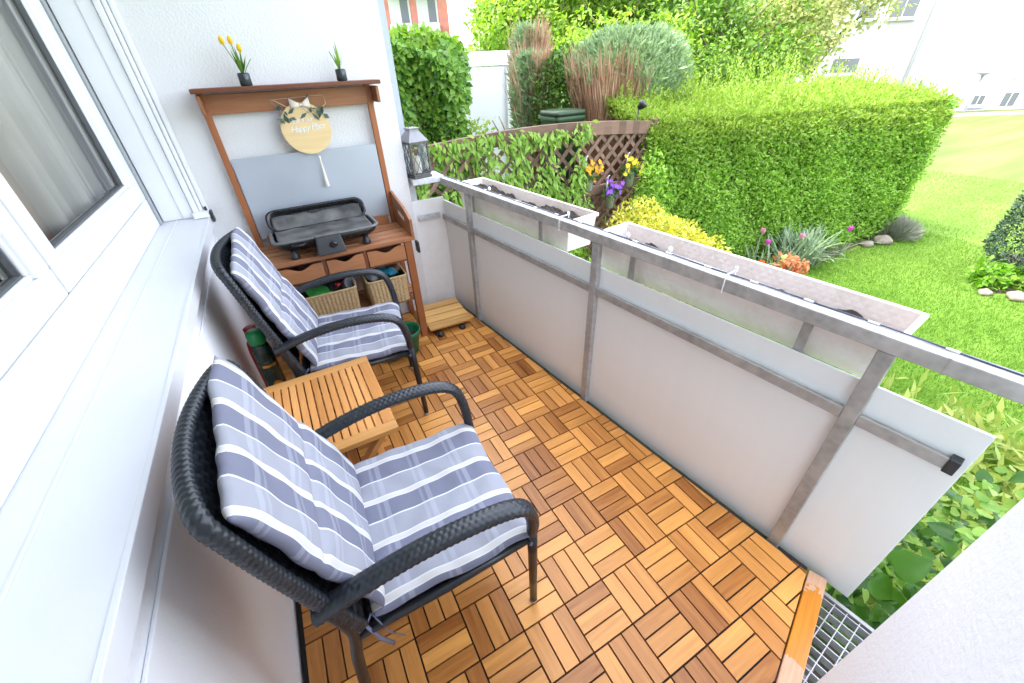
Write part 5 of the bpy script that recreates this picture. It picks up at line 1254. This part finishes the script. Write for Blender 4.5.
for (nm, m_, cnt, lo_, hi_, sz) in (('dark_leaves', L['big'], 1300, -0.85, 0.30, 0.058), ('bright_leaves', L['vine'], 850, -0.35, 0.33, 0.042)):
    mb = MB()
    for k in range(cnt):
        s_ = random.uniform(-1.5, 0.02); of = random.uniform(0.10, 0.85); z_ = lo_ + (hi_ - lo_) * random.random() ** 0.7 - 0.25 * abs(of - 0.4)
        if s_ > -0.16 and of < 0.16: continue
        if z_ > 0.05 and s_ > -0.25: z_ -= 0.25
        p = RP(s_, of, z_); dx, dy = random.gauss(0, 1), random.gauss(0, 1)
        heart_leaf(mb, p, (dx, dy, random.uniform(-0.5, 0.2)), (random.gauss(-0.25, 0.35), random.gauss(-0.2, 0.35), 1), sz * random.uniform(0.7, 1.25), sz * random.uniform(0.6, 1.0))
    mb.build(nm, m_, t, True)
mb = MB()
for k in range(16):
    s_ = random.uniform(-1.2, -0.1); of = random.uniform(0.2, 0.6); p = Vector(RP(s_, of, GZ)); q = Vector(RP(s_ + random.uniform(-0.2, 0.2), of + random.uniform(-0.15, 0.15), random.uniform(-0.1, 0.28)))
    mb.tube([p, p.lerp(q, 0.5) + Vector((0.02, 0, 0.03)), q], [0.008, 0.006, 0.003], 6)
mb.build('stems', L['stemgreen'], t)
# a large leaf standing against the panel corner
for a_ in ((RP(-0.185, 0.09, 0.14), (0.45, -0.35, 0.35), (-0.5, -0.3, 1), 0.10, 0.09), (RP(-0.17, 0.10, 0.03), (0.2, -0.5, -0.3), (-0.5, -0.4, 1), 0.09, 0.085), (RP(-0.26, 0.12, 0.02), (0.5, -0.2, 0.0), (-0.4, -0.3, 1), 0.10, 0.09)):
    mb = MB(); heart_leaf(mb, *a_); mb.build('large_leaf', L['big'], t, True)

# pale clippings and ground plants at the lawn edge below the railing
n = 5200; P = np.stack([rng.uniform(2.0, 4.5, n), rng.uniform(-1.0, 0.95, n), GZ + 0.25 * rng.random(n) ** 2], 1)
keep = (P[:, 0] < 4.3 - 0.25 * np.abs(P[:, 1])) & (rng.random(n) < 0.25 + 0.75 * (np.sin(P[:, 0] * 5) * np.sin(P[:, 1] * 6 + 1) > -0.2))
P = P[keep]; o = leaves('ground_cover', P, _unit(rand_dirs(len(P)) + np.array([[0, 0, 0.7]])), _unit(rand_dirs(len(P)) + np.array([[0, 0, 1]])), 0.14, 0.03, L['pale_ground']); o['kind'] = 'stuff'
tag(o, 'pale yellow green ground plants along the lawn below the railing', 'ground cover')
n = 3200; P = np.stack([rng.uniform(1.5, 8.0, n), np.zeros(n), GZ + 0.12 * rng.random(n)], 1); P[:, 1] = 2.55 + rng.random(n) * 0.75
P = P[P[:, 1] < hedge_front(P[:, 0]) + 0.1]
o = leaves('bed_undergrowth', P, _unit(rand_dirs(len(P)) + np.array([[0, 0, 0.6]])), _unit(rand_dirs(len(P)) + np.array([[0, 0, 1]])), 0.09, 0.03, L['big_light']); o['kind'] = 'stuff'
tag(o, 'low green undergrowth between flowers in the bed', 'undergrowth')
# grass blades on the nearer lawn
n = 240000; x = 2.4 + 11.0 * rng.random(n) ** 1.35; y = rng.uniform(-1.4, 2.9, n); y = np.where(x > 8.7, rng.uniform(-3.0, 9.5, n), y); P = np.stack([x, y, np.full(n, GZ)], 1)
edge = 2.46 + 0.04 * np.sin(x * 5); P = P[((y < edge) | (x > 8.7)) & ~((x > 7.0) & (x < 8.6) & (y > 0.35) & (y < 1.25))]; n = len(P)
o = leaves('grass', P, _unit(np.stack([rng.normal(0, 0.45, n), rng.normal(0, 0.45, n), np.ones(n)], 1)), rand_dirs(n), 0.034, 0.0055, L['grass'], None, 0.0, shape=0.3); o['kind'] = 'stuff'
tag(o, 'short mown lawn grass', 'grass')

# ---- ivy column
t = thing('ivy', 'dense glossy ivy column covering the garden wall end', 'ivy', (2.05, 4.72, GZ))
mb = MB(); mb.box(-0.42, 0.20, -0.02, 0.22, 0, 2.28); mb.build('stems', M['dark_core'], t)
n = 9500; u = rng.random(n); z = 0.2 + 2.32 * rng.random(n); xx = -0.55 + 0.84 * u; bul = 0.16 * np.sin(z * 5 + u * 4) + 0.11 * np.sin(u * 11 + z * 3)
P = np.stack([xx + 0.05 * np.sin(z * 6), -0.09 - 0.14 * rng.random(n) - bul * 0.7, z + 0.05 * np.sin(u * 9)], 1)
leaves('foliage', P, _unit(np.stack([rng.normal(0, 0.7, n), -0.3 + rng.normal(0, 0.3, n), -0.5 + rng.normal(0, 0.5, n)], 1)), _unit(np.stack([rng.normal(0, 0.45, n), -np.ones(n), 0.5 + rng.normal(0, 0.4, n)], 1)), 0.062, 0.054, L['ivy'], t, 0.12, shape=0.35)
n = 1500; P, D, Nn = blob_leaves((-0.10, 0.08, 2.44), (0.50, 0.28, 0.20), n); leaves('crown_leaves', P, D, Nn, 0.08, 0.06, L['vine'], t)
n = 700; P = np.stack([0.36 + 0.10 * rng.normal(size=n), -0.1 + 0.1 * rng.normal(size=n), 0.9 + 0.95 * rng.random(n)], 1); leaves('trailing_leaves', P, rand_dirs(n), rand_dirs(n), 0.06, 0.035, L['hedge_top'], t)

# ---- white panel fence behind
t = thing('white_panel_fence', 'tall white panel fence between ivy and brown juniper', 'fence', (0, 0, 0))
mb = MB(); mb.box(2.2, 5.2, 7.20, 7.24, GZ, 1.42); mb.build('panel', M['fence_white'], t)
mb = MB(); mb.box(2.2, 5.2, 7.185, 7.25, 1.43, 1.63); mb.build('top_board', M['fence_white'], t, bevel=0.006)
for x in (2.9, 4.28, 5.0):
    mb = MB(); mb.box(x - 0.045, x + 0.045, 7.14, 7.184, GZ, 1.42); mb.build('post', M['fence_white'], t, bevel=0.004)

# ---- junipers
def juniper(lab, x, y, rx, ry, top, bare, n, bareshare):
    t = thing('juniper', lab, 'juniper', (x, y, GZ), 0, 'overgrown junipers behind the lattice fence')
    H = top - GZ
    mb = trunk_mesh((0, 0, 0), (0.05, 0, H * 0.8), 0.06, 0.02, [(0.3, (math.cos(k), math.sin(k), 1.2), H * 0.35) for k in range(0, 6)]); mb.build('trunk', M['twig'], t)
    hh = rng.random(n) ** 0.8; a = rng.random(n) * 6.28
    prof = 0.55 + 0.45 * np.clip(hh / 0.75, 0, 1); prof = prof * np.sqrt(np.clip(1 - np.clip((hh - 0.80) / 0.22, 0, 1) ** 2, 0, 1))
    k = prof * (1 - 0.3 * rng.random(n)) * (1 + 0.07 * np.sin(a * 4 + hh * 9) + 0.05 * np.sin(a * 9))
    P = np.stack([np.cos(a) * rx * k, np.sin(a) * ry * k, 0.12 + (H - 0.2) * hh], 1)
    out_ = np.stack([np.cos(a), np.sin(a), np.full(n, 1.6)], 1)
    isb = bare(P, a, hh)
    G = ~isb
    leaves('foliage', P[G], _unit(out_[G]) + 0.8 * rand_dirs(G.sum()), rand_dirs(G.sum()), 0.095, 0.024, L['juniper'], t, lenvar=0.5)
    leaves('bare_twigs', P[isb], _unit(np.stack([np.cos(a[isb]) * 0.25, np.sin(a[isb]) * 0.25, np.full(isb.sum(), 1.0)], 1)) + 0.16 * rand_dirs(isb.sum()), rand_dirs(isb.sum()), 0.34, 0.012, L['juniper_brown'], t, 0.05, shape=0.5)
    return t
VA = math.atan2(-4.4, -4.2)
def bare_r(P, a, hh):   # the side facing the balcony is bare below the top, left of centre
    d = np.abs((a - (VA + 0.0) + PI) % (2 * PI) - PI); side = (a - (VA - 0.15) + PI) % (2 * PI) - PI
    return (side < 0.55) & (side > -1.3) & (hh < 0.80 + 0.03 * np.sin(a * 7)) | ((hh < 0.5) & (d < 1.2) & (rng.random(len(a)) < 0.6))
juniper('broad round topped juniper with bare brown twigs behind the fence', 4.80, 4.80, 0.86, 0.70, 1.80, bare_r, 20000, 0.5)
def bare_l(P, a, hh):
    return (np.sin(P[:, 0] * 14 + 1) * 0.5 + rng.random(len(a)) > 0.55) & (hh < 0.93)
juniper('narrow half brown juniper beside the white panel fence', 3.80, 5.62, 0.29, 0.28, 1.60, bare_l, 8500, 0.5)
juniper('taller faded juniper top rising behind the narrow brown one', 4.05, 6.10, 0.28, 0.26, 1.92, bare_l, 6500, 0.5)
bush('leafy_shrub', 'glossy dark green shrub between the two brown junipers', 'shrub', (4.10, 5.30, 0.70), (0.42, 0.36, 0.90), 9500, 0.06, 0.03, L['bush'])
# ---- green compost bin
t = thing('water_butt', 'dark green water butt standing between the junipers', 'water butt', (3.62, 4.62, GZ))
mb = MB(); shell(mb, [ringat(0.19, 0.17, 0.05, 0.0), ringat(0.21, 0.19, 0.05, 1.75), ringat(0.22, 0.20, 0.05, 1.76), ringat(0.22, 0.20, 0.05, 1.81)], captop=True); mb.build('body', flat('faded green plastic', (0.03, 0.075, 0.025), 0.5), t, True)
mb = MB(); shell(mb, [ringat(0.225, 0.205, 0.05, 1.815), ringat(0.215, 0.195, 0.05, 1.86)], captop=True); mb.build('lid', flat('faded dark green lid', (0.028, 0.06, 0.025), 0.5), t, True)
# ---- solar lamp
t = thing('solar_spotlight', 'small black solar spotlight on a stick behind the fence post', 'garden light', (3.86, 3.60, GZ))
mb = MB(); mb.tube([(0, 0, 0), (0, 0, 1.93)], 0.008, 8); mb.build('stake', M['black_plastic'], t, True)
mb = MB(); mb.lathe([(0.02, 0), (0.045, 0.05), (0.045, 0.075), (0.03, 0.08)], 16, (0, 0, 0)); o = mb.build('lamp_head', M['black_plastic'], t, True); o.location = (0.0, 0, 1.91); o.rotation_euler = (0.6, 0.5, 0)

# ---- trees beyond
def tree(lab, x, y, h, r, n, mat, ll=0.16, crown_z=0.6, trunk_r=0.16, seed=0):
    rr = np.random.default_rng(seed)
    t = thing('tree', lab, 'tree', (x, y, GZ), 0, 'trees beyond the garden')
    limbs = [(0.35 + 0.5 * k / 7, (math.cos(k * 2.4), math.sin(k * 2.4), 0.7), r * 0.9) for k in range(8)]
    mb = trunk_mesh((0, 0, 0), (0.1, 0.05, h * 0.85), trunk_r, trunk_r * 0.25, limbs); mb.build('trunk', M['bark'], t)
    nc = 46; cc = _unit(rr.normal(size=(nc, 3))) * (rr.random((nc, 1)) ** 0.45); cc = cc * np.array([[r, r, h * (1 - crown_z) * 0.9]]) * 0.82 + np.array([[0, 0, h * (crown_z + 0.02)]])
    cr = r * (0.24 + 0.22 * rr.random(nc)); per = n // nc; Ps = []; Ds = []; Ns = []
    for k in range(nc):
        P, D, Nn = blob_leaves(cc[k], (cr[k], cr[k], cr[k] * 0.75), per, shell=0.55, lump=0.25, nl=6); Ps.append(P); Ds.append(D); Ns.append(Nn)
    P = np.concatenate(Ps); D = np.concatenate(Ds); Nn = np.concatenate(Ns); ok = P[:, 2] > 0.3
    leaves('crown', P[ok], D[ok] + np.array([[0, 0, -0.2]]), Nn[ok], ll, ll * 0.55, mat, t, 0.15)
tree('bright green tree rising over the white panel fence', 7.6, 11.9, 5.2, 1.9, 15000, L['tree'], 0.15, 0.58, 0.13, 1)
tree('bright green tree behind the narrow brown juniper', 9.2, 13.0, 6.0, 2.5, 17000, L['tree'], 0.15, 0.56, 0.14, 2)
tree('darker green tree behind the round topped juniper', 11.3, 11.3, 6.2, 2.6, 17000, L['tree_dark'], 0.15, 0.55, 0.15, 3)
tree('mid green shrubby tree growing close behind the hedge', 9.6, 7.4, 3.9, 1.75, 13000, L['tree_dark'], 0.10, 0.58, 0.10, 4)
tree('pale loose leaved tree in front of the white house wall', 12.0, 7.5, 4.6, 1.7, 9500, L['tree_pale'], 0.11, 0.62, 0.09, 5)
tree('yellowish open branched tree beside the white house window', 13.6, 7.6, 5.2, 1.7, 7500, L['tree_pale'], 0.12, 0.66, 0.09, 6)
tree('small bright tree filling the gap behind the junipers', 7.2, 7.7, 3.5, 1.5, 11000, L['tree'], 0.11, 0.58, 0.09, 7)
tree('tall far tree with a bright crown behind the others', 14.5, 18.5, 8.5, 3.6, 15000, L['tree'], 0.24, 0.55, 0.2, 8)

# ---- white house across the lawn
wh = thing('white_house', 'bright white house with basement windows across the lawn', 'house', (0, 0, 0))
FA = Vector((27.403, 7.928, 0)); FD = Vector((1.905, -1.134, 0)).normalized(); FN = Vector((-FD.y * -1, 0, 0)); FN = Vector((FD.y, -FD.x, 0))
if FN.dot(Vector((0.36, 0, 0)) - FA) < 0: FN = -FN
wm = Matrix(((FD.x, -FN.x, 0, FA.x), (FD.y, -FN.y, 0, FA.y), (0, 0, 1, 0), (0, 0, 0, 1)))   # local x along the facade, y into the house
wh.matrix_world = wm
def fl(px):  # facade coordinate of a world xy point
    return (Vector((px[0], px[1], 0)) - FA).dot(FD)
mb = MB(); mb.box(-14, 26, 0, 9, GZ, 7.5); mb.build('wall', M['house_white'], wh)
mb = MB(); mb.box(-14, 26, -0.05, -0.003, GZ, GZ + 0.50); mb.build('plinth', flat('plinth render', (0.38, 0.38, 0.40), 0.9, 0, 0.03), wh)
mb = MB(); mb.prism([(-0.4, 7.5), (9.4, 7.5), (4.5, 10.5)], lambda p: (-14.3, p[0], p[1]), lambda p: (26.3, p[0], p[1])); mb.build('roof', flat('roof tiles', (0.25, 0.10, 0.07), 0.8), wh)
def hwin(cx, cz, w, h, parts=2):
    mb = MB(); mb.box(cx - w / 2 - 0.06, cx + w / 2 + 0.06, -0.068, -0.054, cz - h / 2 - 0.06, cz + h / 2 + 0.06); wn = mb.build('window', M['pvc'], wh)
    mb = MB()
    for k in range(parts):
        a = cx - w / 2 + w * k / parts + 0.02; b = cx - w / 2 + w * (k + 1) / parts - 0.02; mb.box(a, b, -0.074, -0.069, cz - h / 2, cz + h / 2)
    mb.build('pane', M['window_dark'], wn)
    mb = MB(); mb.box(cx - w / 2 - 0.12, cx + w / 2 + 0.12, -0.13, -0.069, cz - h / 2 - 0.12, cz - h / 2 - 0.065); mb.build('sill', M['pave'], wn)
c0 = fl((23.5, 10.24)); hwin(c0, 3.05, 1.0, 1.25)
c1 = fl((22.35, 10.93)); hwin(c1, 3.05, 0.7, 1.25, 1)
hwin(fl((22.2, 11.0)), 0.90, 1.1, 0.5, 1)
hwin(fl((27.45, 7.90)), -0.53, 0.50, 0.34); hwin(fl((28.55, 7.25)), -0.55, 0.62, 0.50)
mb = MB(); s_ = fl((24.49, 9.66)); mb.tube([(s_, -0.09, GZ), (s_, -0.09, 7.4)], 0.055, 10); mb.build('downpipe', M['pvc_grey'], wh, True)
mb = MB(); mb.box(fl((28.4, 7.3)) - 0.12, fl((28.4, 7.3)) + 0.12, -0.22, -0.055, 0.20, 0.26); mb.build('wall_lamp', M['grey_plastic'], wh)
t = thing('garden_lamp', 'grey flat topped lamp post in front of the white house', 'lamp', (25.6, 7.55, GZ))
mb = MB(); mb.tube([(0, 0, 0), (0, 0, 1.30)], 0.035, 10); mb.build('pole', M['grey_plastic'], t, True)
mb = MB(); mb.lathe([(0.04, 1.30), (0.10, 1.36), (0.34, 1.41), (0.34, 1.44), (0.1, 1.46)], 20); mb.build('lamp_head', M['grey_plastic'], t, True)
# path along the white house
pth = []
for q, d_ in ((-13, 1.0), (26, 1.0), (26, 1.9), (-13, 1.9)):
    p = FA + FD * q + FN * d_; pth.append((p.x, p.y))
sheet('path', pth, GZ + 0.008, M['pave'])
pth = []
for q, d_ in ((-13, 0.052), (26, 0.052), (26, 0.30), (-13, 0.30)):
    p = FA + FD * q + FN * d_; pth.append((p.x, p.y))
sheet('gravel_strip', pth, GZ + 0.009, M['pave'])
# ---- red and white flats far behind
rb = thing('apartment_block', 'distant red and white apartment block behind the trees', 'building', (8.2, 30.2, 0), math.radians(-20))
mb = MB(); mb.box(-6, 4.2, 0, 8, GZ, 11); mb.build('wall', M['house_red'], rb)
for zz in (0.4, 2.75, 5.1, 7.4):
    for xx in (-4.6, -2.6, -0.6, 1.4, 3.0):
        mb = MB(); mb.box(xx - 0.62, xx + 0.62, -0.9, -0.05, zz, zz + 0.85); mb.build('balcony', M['house_white'], rb)
        mb = MB(); mb.box(xx - 0.6, xx + 0.6, -0.04, -0.003, zz + 0.90, zz + 2.2); wn = mb.build('window', M['house_white'], rb)
        mb = MB(); mb.box(xx + 0.05, xx + 0.5, -0.05, -0.041, zz + 0.95, zz + 2.1); mb.build('pane', M['window_dark'], wn)

# ================================================================== LIGHT, SKY, CAMERA
SUN = Vector((-0.50, 0.28, 0.82)).normalized()
w = bpy.data.worlds.new('World'); scene.world = w; w.use_nodes = True
nt = w.node_tree; nt.nodes.clear(); out = nt.nodes.new('ShaderNodeOutputWorld'); bg = nt.nodes.new('ShaderNodeBackground'); sky = nt.nodes.new('ShaderNodeTexSky')
sky.sky_type = 'NISHITA'; sky.sun_disc = False
sky.sun_elevation = math.asin(SUN.z); sky.sun_rotation = math.atan2(SUN.x, SUN.y)
sky.air_density = 1.0; sky.dust_density = 3.0; sky.ozone_density = 1.0
bg.inputs['Strength'].default_value = 0.15
hsv = nt.nodes.new('ShaderNodeHueSaturation'); hsv.inputs['Saturation'].default_value = 0.44   # thin bright overcast: a whiter sky
nt.links.new(sky.outputs[0], hsv.inputs['Color']); nt.links.new(hsv.outputs[0], bg.inputs['Color']); nt.links.new(bg.outputs[0], out.inputs['Surface'])
sun = bpy.data.lights.new('sun', 'SUN'); sun.energy = 0.5; sun.angle = math.radians(12); sun.color = (1.0, 0.95, 0.87)
so = bpy.data.objects.new('sun', sun); C.objects.link(so); so.rotation_euler = (-SUN).to_track_quat('-Z', 'Y').to_euler()

Rm = [[0.8729266681458381, -0.48651092944040747, -0.036140663727347144], [-0.3013231484950707, -0.47942343155221057, -0.8242314805062857], [0.3836709426326679, 0.7303836586422213, -0.5650985037721321]]
X = Vector(Rm[0]); Y = -Vector(Rm[1]); Z = -Vector(Rm[2]); cp = (0.35887775, 0.00025532, 1.43451719)
cam = bpy.data.cameras.new('camera'); co = bpy.data.objects.new('camera', cam); C.objects.link(co)
co.matrix_world = Matrix(((X.x, Y.x, Z.x, cp[0]), (X.y, Y.y, Z.y, cp[1]), (X.z, Y.z, Z.z, cp[2]), (0, 0, 0, 1)))
cam.sensor_width = 36.0; cam.lens = 403.7566 / 1024 * 36.0; cam.clip_start = 0.01; cam.clip_end = 600
scene.camera = co
scene.view_settings.view_transform = 'Standard'; scene.view_settings.look = 'None'; scene.view_settings.exposure = 3.5; scene.view_settings.gamma = 1.0; scene.view_settings.use_curve_mapping = False
scene.cycles.use_denoising = True; scene.cycles.max_bounces = 8; scene.cycles.diffuse_bounces = 5; scene.cycles.transparent_max_bounces = 8
scene.cycles.sample_clamp_indirect = 8.0
